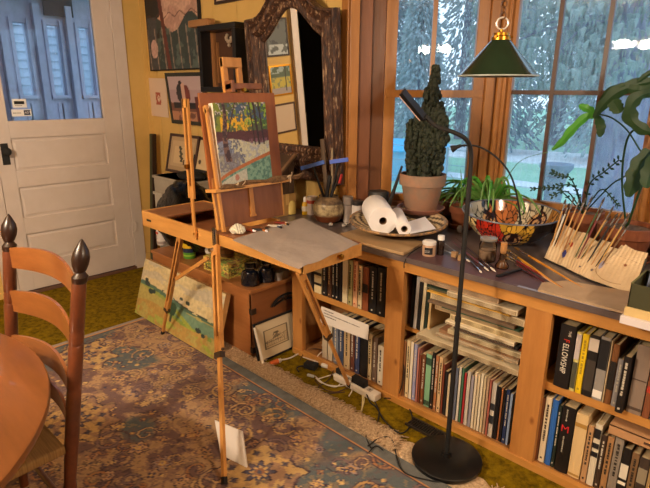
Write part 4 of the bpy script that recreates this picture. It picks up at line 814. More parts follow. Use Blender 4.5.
# on the door wall left of the door (seen in the mirror)
def grey(u, v):
    img = np.zeros(u.shape+(3,))+rgb('4f5350'); n = fbm(u*5, v*6, 81); img = put(img, n > .55, '2a2c30'); img = put(img, (v < .3) & (n > .45), 'a9b0b0'); return img
def field(u, v):
    img = np.zeros(u.shape+(3,))+rgb('7a7f52'); n = fbm(u*8, v*8, 91); img = put(img, v > .62, '46573f'); img = put(img, (v > .75) & (n > .5), '8fa0a0'); img = put(img, (v < .6) & (n > .4), 'b5a53c'); img = put(img, (v < .22), '9a8f8c'); img = put(img, (abs(u-.25) < .03) & (v > .1), '2c2a20'); return img
for (yc, z0, ww, h, mf, fn, lb) in ((.66, 1.66, .30, .36, cm('33241a'), grey, 'grey painting on the door wall, seen in the mirror'), (.66, 1.28, .30, .30, M['brass'], field, 'gold framed field landscape on the door wall, seen in the mirror'), (.66, 2.08, .3, .3, M['matblack'], plain, 'black framed pale picture on the door wall, top of the mirror reflection'), (.66, .9, .32, .3, cm('4a3018'), plain, 'brown framed pale picture low on the door wall in the mirror')):
    framed('framed_picture', lb, 'picture', (DX-.03, yc-ww/2, z0), (0, ww, 0), (0, 0, h), .018, .02, mf, fn, nu=40, nv=40, inset=.006)

# ================================================================== MIRROR
mc = (-2.362, 2.19); ZB = .985
o_pts = [(-.375, 0), (-.375, .93), (-.30, .935), (-.235, .955), (-.17, 1.01), (-.12, 1.07), (-.07, 1.11), (0, 1.125)]
i_pts = [(-.245, .20), (-.245, .79), (-.238, .80), (-.20, .825), (-.15, .87), (-.10, .915), (-.05, .95), (0, .962)]
def sym(p):
    s_ = [V((a, b_, 0)) for a, b_ in p[1:]]; s_ = spline(s_, 5); l = [V((p[0][0], p[0][1], 0)), V((p[0][0], (p[0][1]*.5+p[1][1]*.5), 0))]+s_
    return l+[V((-q.x, q.y, 0)) for q in l[::-1][1:]]
oo, ii = sym(o_pts), sym(i_pts)
oo += [V((oo[-1].x+(oo[0].x-oo[-1].x)*k/8, 0, 0)) for k in range(1, 8)]; ii += [V((ii[-1].x+(ii[0].x-ii[-1].x)*k/8, ii[0].y, 0)) for k in range(1, 8)]
prof = [(0, -.0), (0, .035), (.04, .05), (.10, .052), (.16, .036), (.26, .030), (.34, .044), (.45, .06), (.60, .062), (.70, .045), (.78, .026), (.86, .030), (.94, .024), (1, .006)]
tilt = math.radians(3.2)
def mp_(s_, z, d): y = -d; zz = z; return V((mc[0]+s_, mc[1]+y*math.cos(tilt)-zz*math.sin(tilt)+.03, ZB+zz*math.cos(tilt)-y*math.sin(tilt)*-1))
vs = []; N = len(oo); Kp = len(prof)
for k, (t_, d) in enumerate(prof):
    for i in range(N):
        p = oo[i].lerp(ii[i], t_); vs.append(mp_(p.x, p.y, d+(.0015*math.sin(i*1.9+k*2) if 0 < k < Kp-1 else 0)))
b = MB(); b.add(vs, [(k*N+i, k*N+(i+1) % N, (k+1)*N+(i+1) % N, (k+1)*N+i) for k in range(Kp-1) for i in range(N)])
dm = mat('distressed_frame', '4c2614', .5, c2='8f6a4c', nscale=22, stretch=(3, 3, .7), bump=.9, bscale=60, contrast=.05)
n_ = dm.node_tree; rr_ = [x for x in n_.nodes if x.type == 'VALTORGB'][0]; rr_.color_ramp.elements[0].position = .38; rr_.color_ramp.elements[0].color = lin('a58a6c'); rr_.color_ramp.elements[1].position = .42; rr_.color_ramp.elements[1].color = lin('5c3820'); e_ = rr_.color_ramp.elements.new(.58); e_.color = lin('2c1712')
mt = T('arched_mirror', 'tall arched mirror in a chipped dark wooden frame hanging on the picture wall', 'mirror', (mc[0], mc[1], ZB))
B(b, 'frame', dm, mt, smooth=True)
g = [mp_(p.x*1.02, p.y, .004) for p in ii]; gm_ = bpy.data.materials.new('mirror_silver'); gm_.use_nodes = True; pb = gm_.node_tree.nodes['Principled BSDF']; pb.inputs['Metallic'].default_value = 1; pb.inputs['Roughness'].default_value = .01; pb.inputs['Base Color'].default_value = (.82, .82, .80, 1)
cen = mp_(0, .5, .004); b = MB(); b.v = g; b.f = [tuple(range(len(g)))]; B(b, 'glass', gm_, mt)
b = MB(); b.v = [mp_(p.x, p.y, -.001) for p in oo]; b.f = [tuple(range(len(oo)))]; B(b, 'backing', M['matblack'], mt)
# dark planked crate and cardboard box at the left end of the counter
q0 = PX(281.5, 186, -2.33); 
ck = T('cardboard_box', 'low tan cardboard box under the dark crate at the counter end', 'box', (-2.46, 2.1, .776))
B(box(-2.44, -2.30, 1.985, 2.13, .776, .905), 'carton', mat('cardboard_tan', 'b08a52', .85, c2='a07a44', nscale=8), ck); B(box(-2.442, -2.298, 2.05, 2.075, .84, .9065), 'tape', cm('c8a060', .4), ck)
cr = T('wooden_crate', 'dark brown planked crate with sloping lid, below the mirror', 'crate', (-2.5, 2.1, .907))
pl = wood('crate_dark_planks', '5a3d26', '3f2918', 'X', .6, 12); pl2 = wood('crate_light_batten', '8f6a44', '6c4a2c', 'X', .6, 12)
for k in range(4): B(MB().hexa([(-2.62, 1.95+k*.043, .907), (-2.30, 1.95+k*.043, .907), (-2.30, 1.99+k*.043, .907), (-2.62, 1.99+k*.043, .907), (-2.62, 1.95+k*.043, .985+k*.034), (-2.30, 1.95+k*.043, .985+k*.034), (-2.30, 1.99+k*.043, 1.017+k*.034), (-2.62, 1.99+k*.043, 1.017+k*.034)]), 'plank', pl, cr, bev=.002)
B(MB().hexa([(-2.64, 1.94, .983), (-2.28, 1.94, .983), (-2.28, 1.955, .983), (-2.64, 1.955, .983), (-2.64, 2.12, 1.128), (-2.28, 2.12, 1.128), (-2.28, 2.13, 1.122), (-2.64, 2.13, 1.122)]), 'lid', pl, cr)
b = MB().bar((-2.29, 1.945, .992), (-2.29, 2.125, 1.135), .02, .02); B(b, 'batten', pl2, cr)
# ================================================================== EASEL
ex0, ex1, ey0, ey1, ez0, ez1 = -2.73, -2.02, 1.35, 1.76, .765, .85
ea = T('box_easel', 'wooden field easel with open paint drawer and three splayed legs, standing on the rug', 'easel', (-2.1, 1.45, 0))
W_, WZ = M['easel'], M['easelZ']
B(MB().box(ex0, ex1, ey0, ey0+.014, ez0, ez1), 'box_side', W_, ea, bev=.0015)
B(MB().box(ex0, ex1, ey1-.014, ey1, ez0, ez1), 'box_side', W_, ea, bev=.0015)
B(MB().box(ex0, ex0+.014, ey0+.014, ey1-.014, ez0, ez1), 'box_end', W_, ea, bev=.0015)
B(box(ex0+.014, ex1, ey0+.014, ey1-.014, ez0, ez0+.006), 'box_floor', M['plyred'], ea)
B(box(ex0+.015, ex0+.22, ey0+.015, ey1-.015, ez1-.012, ez1-.002), 'box_flap', M['plyred'], ea, bev=.001)
B(MB().box(ex0+.05, ex0+.10, ey0-.001, ey0+.002, .80, .812), 'handle_slot', M['matblack'], ea)
# drawer pulled out to the right
d0, d1, dY0, dY1 = -2.02, -1.435, 1.365, 1.725
B(box(d0, d1, dY0, dY0+.012, .792, .846), 'drawer_side', W_, ea, bev=.0012); B(box(d0, d1, dY1-.012, dY1, .792, .846), 'drawer_side', W_, ea, bev=.0012)
dfb = B(box(d1-.012, d1+.002, dY0, dY1, .792, .848), 'drawer_front', W_, ea, bev=.0012)
B(MB().cyl((d1+.002, 1.57, .824), (d1+.014, 1.57, .824), .006).lathe((d1+.012, 1.57, .824), [(.006, 0), (.013, .006), (.012, .014), (0, .018)], ax=(1, 0, 0)), 'knob', M['brass'], dfb, smooth=True)
B(box(d0, d1-.012, dY0+.012, dY1-.012, .792, .797), 'drawer_floor', M['plyred'], ea)
B(box(d0+.01, d1-.004, dY0+.0, dY1, .8485, .853), 'palette', M['plyred'], ea, bev=.001)
# metal corner hinge
B(MB().box(ex1-.012, ex1+.014, ey0-.007, ey0-.001, ez0-.01, ez1+.03).cyl((ex1+.004, ey0-.012, ez0), (ex1+.004, ey0-.012, ez1+.02), .004), 'corner_hinge', M['steel'], ea)
# lid / board leaning back (plane tilts towards -x going up)
TL = -.115
def LX(z): return -2.03+TL*(z-.87)
def lidp(y, z, d=0): return V((LX(z)+d*.993, y, z+d*.115))
def slab(mb, y0, y1, z0, z1, t0, t1): return mb.hexa([lidp(y0, z0, t0), lidp(y1, z0, t0), lidp(y1, z0, t1), lidp(y0, z0, t1), lidp(y0, z1, t0), lidp(y1, z1, t0), lidp(y1, z1, t1), lidp(y0, z1, t1)])
B(slab(MB(), 1.40, 1.79, .868, 1.16, -.02, 0), 'lid', M['plyred'], ea, bev=.0015)
B(slab(slab(MB(), 1.385, 1.40, .86, 1.16, -.03, .01), 1.79, 1.80, .87, 1.16, -.03, .002), 'lid_edge', W_, ea, bev=.0015)
B(slab(slab(MB(), 1.575, 1.60, .90, 1.055, 0, .010), 1.57, 1.605, .895, .905, 0, .012), 'lid_catch', WZ, ea, bev=.001)
# tray bar with rough twig in front
tray = MB(); slab(tray, 1.345, 1.81, 1.043, 1.058, -.02, .066); B(tray, 'canvas_tray', W_, ea, bev=.002)
# masts
for y in (1.55, 1.635): B(slab(MB(), y-.013, y+.013, .95, 1.655, -.062, -.040), 'mast', WZ, ea, bev=.0012)
B(slab(MB(), 1.537, 1.648, 1.61, 1.655, -.066, -.036), 'mast_head', WZ, ea, bev=.003)
B(slab(slab(MB(), 1.535, 1.72, 1.505, 1.532, -.036, .012), 1.535, 1.555, 1.49, 1.545, -.04, .014), 'top_clamp', M['plyred'], ea, bev=.002)
B(MB().cyl(lidp(1.60, 1.50, .012), lidp(1.60, 1.50, .03), .009), 'clamp_knob', M['brass'], ea)
# side support arms
a0, a1, a2 = V((-2.178, 1.338, 1.462)), V((-2.178, 1.338, 1.00)), V((-2.172, 1.338, .80))
for s_ in (-.017, .017): B(MB().bar(a0+V((s_, 0, 0)), a1+V((s_, 0, 0)), .013, .012, (1, 0, 0)), 'support_arm', WZ, ea, bev=.001)
B(MB().bar(a0+V((0, 0, -.0)), a0+V((0, 0, -.04)), .044, .012, (1, 0, 0)), 'arm_head', WZ, ea, bev=.001)
B(MB().bar(a1+V((0, .0, .06)), a2, .018, .010, (1, 0, 0)), 'support_arm_lower', WZ, ea, bev=.001)
B(MB().cyl((-2.19, 1.32, 1.152), (-2.19, 1.345, 1.152), .011).cyl((-2.172, 1.33, .825), (-2.172, 1.352, .825), .006), 'wing_nut', M['brass'], ea)
b0, b1 = V((-2.085, 1.372, 1.435)), V((-1.995, 1.372, .865))
for s_ in (-.02, .018): B(MB().bar(b0+V((s_, 0, 0)), b1+V((s_, 0, 0)), .016, .014, (1, 0, 0)), 'side_stay', WZ, ea, bev=.001)
B(MB().bar(b0+V((-.03, 0, .0)), b0+V((.03, 0, -.03)), .014, .02, (0, 1, 0)), 'stay_head', WZ, ea, bev=.001)
# legs: upper channel + thin lower piece + tip
def leg(top, foot, w1, k=.55, sd=(1, 0, 0)):
    top, foot = V(top), V(foot); m_ = top.lerp(foot, k); d = (foot-top).normalized(); s0 = V(sd); s0 = (s0-d*s0.dot(d)).normalized()
    l = B(MB().bar(top+s0*w1*.36, m_+s0*w1*.36, w1*.28, .022, sd).bar(top-s0*w1*.36, m_-s0*w1*.36, w1*.28, .022, sd).bar(top, top+d*.05, w1*.9, .02, sd), 'leg', WZ, ea, bev=.001)
    B(MB().bar(m_-d*.08, foot-d*.03, w1*.42, .016, sd), 'extension', WZ, l, bev=.001)
    B(MB().bar(foot-d*.03, foot+V((0, 0, .003)), w1*.44, .018, sd), 'rubber_tip', M['matblack'], l)
    B(MB().cyl(m_-d*.02-s0*w1*.62, m_-d*.02+s0*w1*.62, .007).bar(m_-d*.012, m_+d*.012, w1*1.05, .026, sd), 'leg_screw', cm('3a2a1c', .5), l)
lt1 = PY(181, 238, 1.385); ft1 = PZ(162.5, 334, .014)
leg((lt1.x, 1.385, .77), ft1, .034, .72)
lt2 = PY(214.5, 247, 1.33)
leg((lt2.x, 1.335, .80), PZ(224.5, 485, .0135), .04, .50)
leg((-1.475, 1.385, .79), PZ(349.5, 387, .008), .034, .50, (0, 1, 0))
B(MB().bar(PY(208, 258, 1.42), PY(176, 279, 1.42), .02, .012, (0, 0, 1)), 'leg_brace', WZ, ea, bev=.001)
B(MB().cyl((lt2.x, 1.30, .785), (lt2.x, 1.345, .785), .01), 'leg_bolt', M['steel'], ea)
# painting board behind the canvas
B(slab(MB(), 1.352, 1.795, 1.0595, 1.487, .002, .012), 'drawing_board', mat('drawing_board_ply', 'a2602f', .45, c2='854820', nscale=10, stretch=(1, 1, .15)), None, 'large reddish plywood drawing board standing on the easel behind the canvas', 'board', bev=.0015)
# canvas
cv = T('canvas_painting', 'unframed painting of an autumn lane with yellow trees, on the easel', 'painting', (-2.03, 1.56, 1.06))
kz0, kz1 = 1.0605, 1.440
B(slab(MB(), 1.395, 1.700, kz0, kz1, .0135, .046), 'canvas', mat('canvas_edge', 'ebe4d6', .8, c2='c9b896', nscale=30), cv, bev=.002)
def lane(u, v):
    n = fbm(u*14, v*16, 101); m_ = fbm(u*26+7, v*28, 103); img = np.zeros(u.shape+(3,))+rgb('8f8f86')
    img = put(img, v > .62, '4a5338'); img = put(img, (v > .86) & (n > .45), 'b9aeb0'); img = put(img, (v > .6) & (n > .52), '6e7a2c'); img = put(img, (v > .58) & (v < .86) & (m_ > .53) & (u > .1) & (u < .75), 'c79a22'); img = put(img, (v > .62) & (v < .95) & (u > .62) & (n > .42), '3f5a30'); img = put(img, (v > .7) & (u > .55) & (m_ > .6), '7f9a3a')
    img = put(img, (v > .78) & (m_ < .42) & (u > .25), '3f5068'); img = put(img, (v > .52) & (v < .64+.04*n), '4c2c30'); img = put(img, (v > .5) & (v < .56) & (m_ > .5), '6a4a58')
    pth = (v < .53+.04*np.sin(u*6)) & (v > .18); img = put(img, pth, 'a9a892'); img = put(img, pth & (u < .42+.5*(.5-v)) & (m_ > .42), '5c6070'); img = put(img, pth & (m_ > .6), '8088a0', .7); img = put(img, pth & (v < .40) & (u < .4), '6f6a6c', .6)
    c_ = .10+.26*u**.8
    img = put(img, v < c_-.0, '4b6f66'); img = put(img, (v < c_) & (m_ > .5), '6d8e7e'); img = put(img, (v < c_-.05) & (u < .5), 'a4a498'); img = put(img, (abs(v-c_) < .022), '9c5c34'); img = put(img, (np.hypot(u-.3, (v-.1)) < .04), '9a6a5a')
    tr = (abs(u-(.17+.02*np.sin(v*9)+.05*np.clip(.5-v, 0, 1))) < .045*(1.6-v)) & (v > .3); img = put(img, tr, '3a2a30'); img = put(img, tr & (m_ > .55), '6a5048')
    for a, w_ in ((.8, .02), (.9, .016), (.72, .012)): img = put(img, (abs(u-a+.1*(v-.5)) < w_) & (v > .48), '33262a')
    img = put(img, (abs(u-(.2+.5*(v-.6))) < .012) & (v > .62), '3a2a30'); return np.clip(img*1.25*(.8+.4*vnoise(u*60, v*80, 6))[..., None], 0, .9)
painted('painted_face', lidp(1.395, kz0, .0472), V((0, .305, 0)), lidp(1.395, kz1, .0472)-lidp(1.395, kz0, .0472), 110, 140, lane, cv)
# twig along the tray
tg = T('rough_twig', 'rough dried twig bundle lying along the canvas tray', 'twig', (-2.0, 1.55, 1.06))
b = MB(); r2 = random.Random(8)
for k in range(4):
    z = 1.064+k*.004; pts = [V((LX(z)+.060+.005*math.sin(i*1.3+k), 1.37+i*.062+k*.01, z+.006*math.sin(i*2.1+k))) for i in range(9)]; b.tube(pts, [.006+.003*r2.random() for _ in pts], n=6)
B(b, 'twig', mat('twig_bark', '8a6844', .9, c2='4a3424', nscale=40, bump=.6), tg)
b = MB()
for y in (1.50, 1.78, 1.79, 1.80, 1.46): b.tube([(LX(1.07)+.062, y, 1.068), (LX(1.07)+.072, y+.01, 1.085), (LX(1.07)+.087, y-.005, 1.075+r2.uniform(-.04, .03))], .0022, n=5, smoothn=3)
B(b, 'string_ends', cm('c8b090', .9), tg)
# paper on the palette
pw_ = mat('newsprint_paper', '9d8f86', .8, c2='93857c', nscale=6, bump=.5, bscale=14)
cs = [PZ(232, 239, .860), PZ(299, 268.5, .860), PZ(359, 243.5, .860), PZ(303, 217.5, .860)]
b = MB(); n = 30; vs = []
for side in (0, 1):
    for j in range(n+1):
        for i in range(n+1):
            u, v = i/n, j/n; p = cs[0].lerp(cs[1], u).lerp(cs[3].lerp(cs[2], u), v); p.z = .8575+.0022*math.sin(v*16+u*3)*math.sin(u*5)+(.006*max(0, u-.9)*10*(.4 if v < .15 else 0))+.001-side*.0012
            if v < .04: p.z -= .002
            vs.append(p)
K_ = (n+1)**2; fs = [(j*(n+1)+i, j*(n+1)+i+1, (j+1)*(n+1)+i+1, (j+1)*(n+1)+i) for j in range(n) for i in range(n)]
rim = [i for i in range(n+1)]+[(j+1)*(n+1)-1 for j in range(1, n+1)]+[n*(n+1)+i for i in range(n-1, -1, -1)]+[j*(n+1) for j in range(n-1, 0, -1)]
b.add(vs, fs+[tuple(K_+q for q in f[::-1]) for f in fs]+[(rim[k], rim[(k+1) % len(rim)], K_+rim[(k+1) % len(rim)], K_+rim[k]) for k in range(len(rim))])
B(b, 'paper_sheet', pw_, None, 'large grey newsprint sheet covering the pulled out easel drawer', 'paper', smooth=True)
# tubes, tissue and wooden bits at the foot of the lid
lump('tissue', (-1.945, 1.425, .872), .026, (1.3, 1, .8), cm('cfc8b4', .9), 'crumpled pale tissue at the corner of the palette', 'tissue', 31, .6)
tc_ = [('8a3a20', 'rust'), ('20242c', 'black'), ('b56a28', 'orange'), ('6e4a30', 'brown'), ('c8bfae', 'white'), ('2c3c5a', 'dark blue'), ('7a2420', 'dark red'), ('a87838', 'ochre')]
for i, (c, nme) in enumerate(tc_):
    y = 1.475+i*.034; x = -1.965+(i % 3)*.022; z = .8535; a = r2.uniform(-.5, .5); d = V((math.cos(a), math.sin(a), 0)); p = V((x, y, z+.0085)); t = T('paint_tube', '%s paint tube among the tubes at the foot of the easel lid' % nme, 'paint tube', (x, y, z), 'paint tubes on the palette')
    sd = V((-d.y, d.x, 0)); b = MB(); L = .06
    e = [p+sd*.011, p-sd*.011]; b.add([p-sd*.011-V((0, 0, .002)), p+sd*.011-V((0, 0, .002)), p+sd*.011, p-sd*.011]+[p+d*L-sd*.007-V((0, 0, .007)), p+d*L+sd*.007-V((0, 0, .007)), p+d*L+sd*.007+V((0, 0, .005)), p+d*L-sd*.007+V((0, 0, .005))], [(0, 1, 2, 3), (4, 7, 6, 5), (0, 4, 5, 1), (1, 5, 6, 2), (2, 6, 7, 3), (3, 7, 4, 0)])
    B(b, 'tube', mat('tube_'+c, c, .4, nscale=0), t); B(MB().cyl(p+d*L, p+d*(L+.014), .0055, .0045, n=10), 'cap', M['matblack'] if i % 2 else M['white'], t)
# small white board behind the front leg
q = [PY(214, 420, 1.085), PY(241.5, 431, 1.075), PY(246, 468.5, 1.03), PY(219.5, 454, 1.03)]
bz = min(q[2].z, q[3].z)-.002; q = [V((p.x, p.y, p.z-bz+.0)) if True else p for p in q]
wb = T('white_board', 'small white square board propped behind the easel front leg on the rug', 'board', ((q[0].x+q[1].x)/2, 1.07, .013))
A = PZ(220.5, 455, .013); D = PZ(246.5, 468, .013); yy = (A.y+D.y)/2
Tl, Tr = PY(214.5, 420, A.y+.05), PY(241.5, 431, D.y+.05)
nb = (D-A).cross(Tl-A).normalized(); nb = nb if nb.y > 0 else -nb
B(MB().extr([A+V((0, 0, .002)), D+V((0, 0, .002)), Tr, Tl], nb*.012), 'panel', cm('dcd3cc', .7), wb, bev=.0012)

# ================================================================== TABLE AND CHAIR
tcx, tcy, tr_, tz = -1.62, -.315, .735, .74
tb = T('round_table', 'round maple dining table with worn orange brown top at the lower left', 'table', (tcx, tcy, 0))
B(MB().lathe((tcx, tcy, 0), [(0.001, tz-.028), (tr_-.012, tz-.028), (tr_-.002, tz-.022), (tr_, tz-.012), (tr_-.003, tz-.003), (tr_-.010, tz), (0, tz)], n=96), 'tabletop', M['table'], tb, smooth=True)
B(MB().lathe((tcx, tcy, .10), [(.07, 0), (.09, .05), (.06, .12), (.09, .25), (.10, .33), (.06, .45), (.07, .6), (.12, .611)], n=24), 'pedestal', M['post'], tb, smooth=True)
for k in range(4):
    a = .785+k*1.571; d = V((math.cos(a), math.sin(a), 0)); B(MB().tube([V((tcx, tcy, .2))+d*.05, V((tcx, tcy, .2))+d*.2, V((tcx, tcy, .07))+d*.42, V((tcx, tcy, .043))+d*.5], [.04, .028], n=8, smoothn=4), 'foot', M['post'], tb, smooth=True)
r3 = random.Random(12)
b = MB()
for i in range(7): x, y = r3.uniform(-1.7, -1.25), r3.uniform(-.1, .33); b.cyl((x, y, tz), (x, y, tz+.0006), r3.uniform(.002, .006), n=9)
B(b, 'paint_specks', cm('d0b8a0', .7), tb)
lc = T('ladder_back_chair', 'maple ladder back chair with dark turned finials pushed up to the round table', 'chair', (-1.77, .35, 0))
def postx(x, px, y_top, y_bot, zt):
    k = (y_top-y_bot)/(zt-.3); f = lambda z: y_bot+k*(z-.3) if z > .3 else y_bot-.02*(.3-z)
    R = [(.0135, .016), (.3, .021), (.32, .018), (.45, .021), (.50, .0215), (.62, .0215), (.628, .0195), (.634, .0215), (.76, .022), (.766, .0195), (.772, .0215), (.80, .0215), (.806, .0195), (.812, .0215), (.95, .021), (.962, .0175)]
    b = MB(); n = 20; vs = []
    for z, r in R: vs += [(x+r*math.cos(6.283*i/n), f(z)+r*math.sin(6.283*i/n), z) for i in range(n)]
    b.add(vs, [(j*n+i, j*n+(i+1) % n, (j+1)*n+(i+1) % n, (j+1)*n+i) for j in range(len(R)-1) for i in range(n)]+[tuple(range(n))[::-1], tuple(range((len(R)-1)*n, len(R)*n))])
    B(b, 'post', M['post'], lc, smooth=True)
    F_ = [(.962, .0175), (.97, .022), (.985, .024), (.992, .018), (.998, .014), (1.004, .018), (1.02, .0235), (1.04, .026), (1.06, .022), (1.08, .012), (1.092, .005), (1.096, .001)]
    b = MB(); vs = []
    for z, r in F_: vs += [(x+r*math.cos(6.283*i/n), f(z)+r*math.sin(6.283*i/n), z-.012) for i in range(n)]
    b.add(vs, [(j*n+i, j*n+(i+1) % n, (j+1)*n+(i+1) % n, (j+1)*n+i) for j in range(len(F_)-1) for i in range(n)]+[tuple(range(n))[::-1], tuple(range((len(F_)-1)*n, len(F_)*n))])
    B(b, 'finial', M['finial'], lc, smooth=True); return f
xl, xr_ = -2.02, -1.52
fL = postx(xl, 8, .51, .415, 1.08); fR = postx(xr_, 82, .558, .427, 1.08)
def slat(z0, z1, arch=.025, bow=.045):
    n = 16; vs = []
    for i in range(n+1):
        t = i/n; x = xl+(xr_-xl)*t; y = fL(z0)*(1-t)+fR(z0)*t+bow*math.sin(math.pi*t); top = z1+arch*(math.sin(math.pi*t)**.8 if 0 < t < 1 else 0); lo_ = z0+arch*.35*math.sin(math.pi*t)
        vs += [(x, y-.0045, lo_), (x, y+.0045, lo_), (x, y+.0045, top), (x, y-.0045, top)]
    b = MB(); b.add(vs, [(i*4+k, i*4+(k+1) % 4, (i+1)*4+(k+1) % 4, (i+1)*4+k) for i in range(n) for k in range(4)]+[(3, 2, 1, 0), (n*4, n*4+1, n*4+2, n*4+3)])
    B(b, 'slat', M['slat'], lc, smooth=True)
slat(.895, .965); slat(.735, .81); slat(.575, .645); slat(.47, .53, .012)
b = MB(); b.prism([(-2.03, .42), (-1.51, .43), (-1.49, .06), (-2.05, .05)], .425, .455); B(b, 'seat', mat('woven_rush_seat', '9a7440', .9, c2='6e4e28', nscale=8, stretch=(1, 20, 1)), lc, bev=.008)
for x in (-2.03, -1.51): B(MB().lathe((x, .075, 0), [(.014, .0135), (.021, .1), (.018, .2), (.022, .3), (.02, .46)], 14), 'front_leg', M['post'], lc, smooth=True)
for z in (.15, .27):
    b = MB(); b.cyl((-2.03, .075, z), (-2.02, .41, z), .01).cyl((-1.51, .075, z), (-1.52, .42, z), .01).cyl((-2.03, .075, z+.04), (-1.51, .075, z+.04), .01); B(b, 'rung', M['post'], lc)
B(MB().cyl((-2.02, fL(.2), .2), (-1.52, fR(.2), .2), .01), 'rung', M['post'], lc)

# ================================================================== FLOOR LAMP
lx, ly_ = -.917, 1.696
fl = T('floor_lamp', 'slim black floor lamp with round base and flat rectangular head', 'floor lamp', (lx, ly_, 0))
B(MB().lathe((lx, ly_, .009), [(.142, 0), (.145, .004), (.145, .018), (.14, .022), (.02, .026), (.016, .04), (0, .04)], 48), 'base', M['black'], fl, smooth=True)
B(MB().cyl((lx, ly_, .02), (lx, ly_, .66), .0100).cyl((lx, ly_, .66), (lx, ly_, 1.20), .0088).cyl((lx, ly_, .645), (lx, ly_, .665), .012), 'pole', M['matblack'], fl, smooth=True)
yk = ly_-.0
na = [V((lx, ly_, 1.20)), PY(471, 152, 1.695), PY(466, 139.5, 1.66), PY(454, 132.5, 1.62), PY(436, 126, 1.58), PY(425, 116, 1.55)]
B(MB().tube(na, .0078, smoothn=6), 'gooseneck', M['matblack'], fl, smooth=True)
h0 = PY(402, 91.5, 1.49); h1 = PY(424, 118, 1.55); d = (h1-h0); du_ = d.normalized(); sd = V((-.6, .8, .0))*.80+V((.8, .6, 0))*.55; sd = (sd-du_*sd.dot(du_)).normalized(); nn_ = du_.cross(sd).normalized(); nn_ = nn_ if nn_.z > 0 else -nn_
hc = (h0+h1)/2
hd_ = B(MB().obox(hc, d/2, sd*.02, nn_*.0065), 'head', M['black'], fl, bev=.002)
sd3 = sd
B(MB().obox(hc-nn_*.0085+sd*.0, d*.47, sd*.018, nn_*.0018), 'diffuser', cm('c8a598', .4), hd_)
B(MB().cyl(h1-sd*.012, h1+sd*.012, .008), 'hinge', M['matblack'], fl)
# ================================================================== PENDANT
px_, py__ = -1.0, 2.0
pd_ = T('pendant_lamp', 'dark green cone pendant lamp with brass cap hanging before the window', 'pendant lamp', (px_, py__, 1.556))
gsh = mat('green_enamel', '14301c', .22, c2='0f2616', nscale=8, coat=.6)
n = 48; b = MB(); b.lathe((px_, py__, 0), [(.148, 1.558), (.150, 1.560), (.032, 1.692), (.030, 1.692), (.146, 1.560)], n); b.f = b.f[:-2]; b.f += [(4*n+i, 4*n+(i+1) % n, (i+1) % n, i) for i in range(n)]
B(b, 'shade', gsh, pd_, smooth=True)
b = MB(); b.lathe((px_, py__, 0), [(.1515, 1.556), (.1515, 1.561), (.144, 1.5605), (.144, 1.556)], n); b.f = b.f[:-2]; b.f += [(3*n+i, 3*n+(i+1) % n, (i+1) % n, i) for i in range(n)]; B(b, 'rim', cm('9aa09c', .4), pd_)
b = MB(); b.lathe((px_, py__, 0), [(.141, 1.563), (.030, 1.688)], n); b.f = b.f[:-2]; B(b, 'lining', cm('d8d8cc', .5), pd_)
B(MB().lathe((px_, py__, 1.688), [(.036, 0), (.036, .012), (.03, .016), (.029, .026), (.012, .03), (0, .03)]), 'cap', M['brass'], pd_, smooth=True)
for k in range(3): a = k*2.09+.5; B(MB().cyl((px_+.034*math.cos(a), py__+.034*math.sin(a), 1.70), (px_+.042*math.cos(a), py__+.042*math.sin(a), 1.70), .005, n=8), 'screw', M['brass'], pd_)
def torus(mb, c, R, r, ax, n=24, m_=8):
    c = V(c); a = V(ax).normalized(); x = a.orthogonal().normalized(); y = a.cross(x); vs = []
    for i in range(n):
        t = 6.2832*i/n; d = x*math.cos(t)+y*math.sin(t)
        for k in range(m_): u = 6.2832*k/m_; vs.append(c+d*(R+r*math.cos(u))+a*r*math.sin(u))
    return mb.add(vs, [(i*m_+k, ((i+1) % n)*m_+k, ((i+1) % n)*m_+(k+1) % m_, i*m_+(k+1) % m_) for i in range(n) for k in range(m_)])
vd = V((-.45, .9, 0)); vd = V((px_, py__, 0)).normalized()
B(torus(MB(), (px_, py__, 1.748), .021, .0032, vd), 'ring', cm('e4ddd4', .3, metal=.3), pd_, smooth=True); B(MB().cyl((px_, py__, 1.716), (px_, py__, 1.728), .006), 'ring_boss', M['brass'], pd_)
b = MB(); z = 1.775
for k in range(28):
    torus(b, (px_, py__, z), .012, .0028, (1, 0, 0) if k % 2 else (0, 1, 0), 12, 5)
    z += .0205
    if z > 2.36: break
B(b, 'chain', cm('6e4a2c', .5), pd_, smooth=True); B(MB().cyl((px_, py__, 2.36), (px_, py__, CE-.002), .012), 'ceiling_rod', M['brass'], pd_)
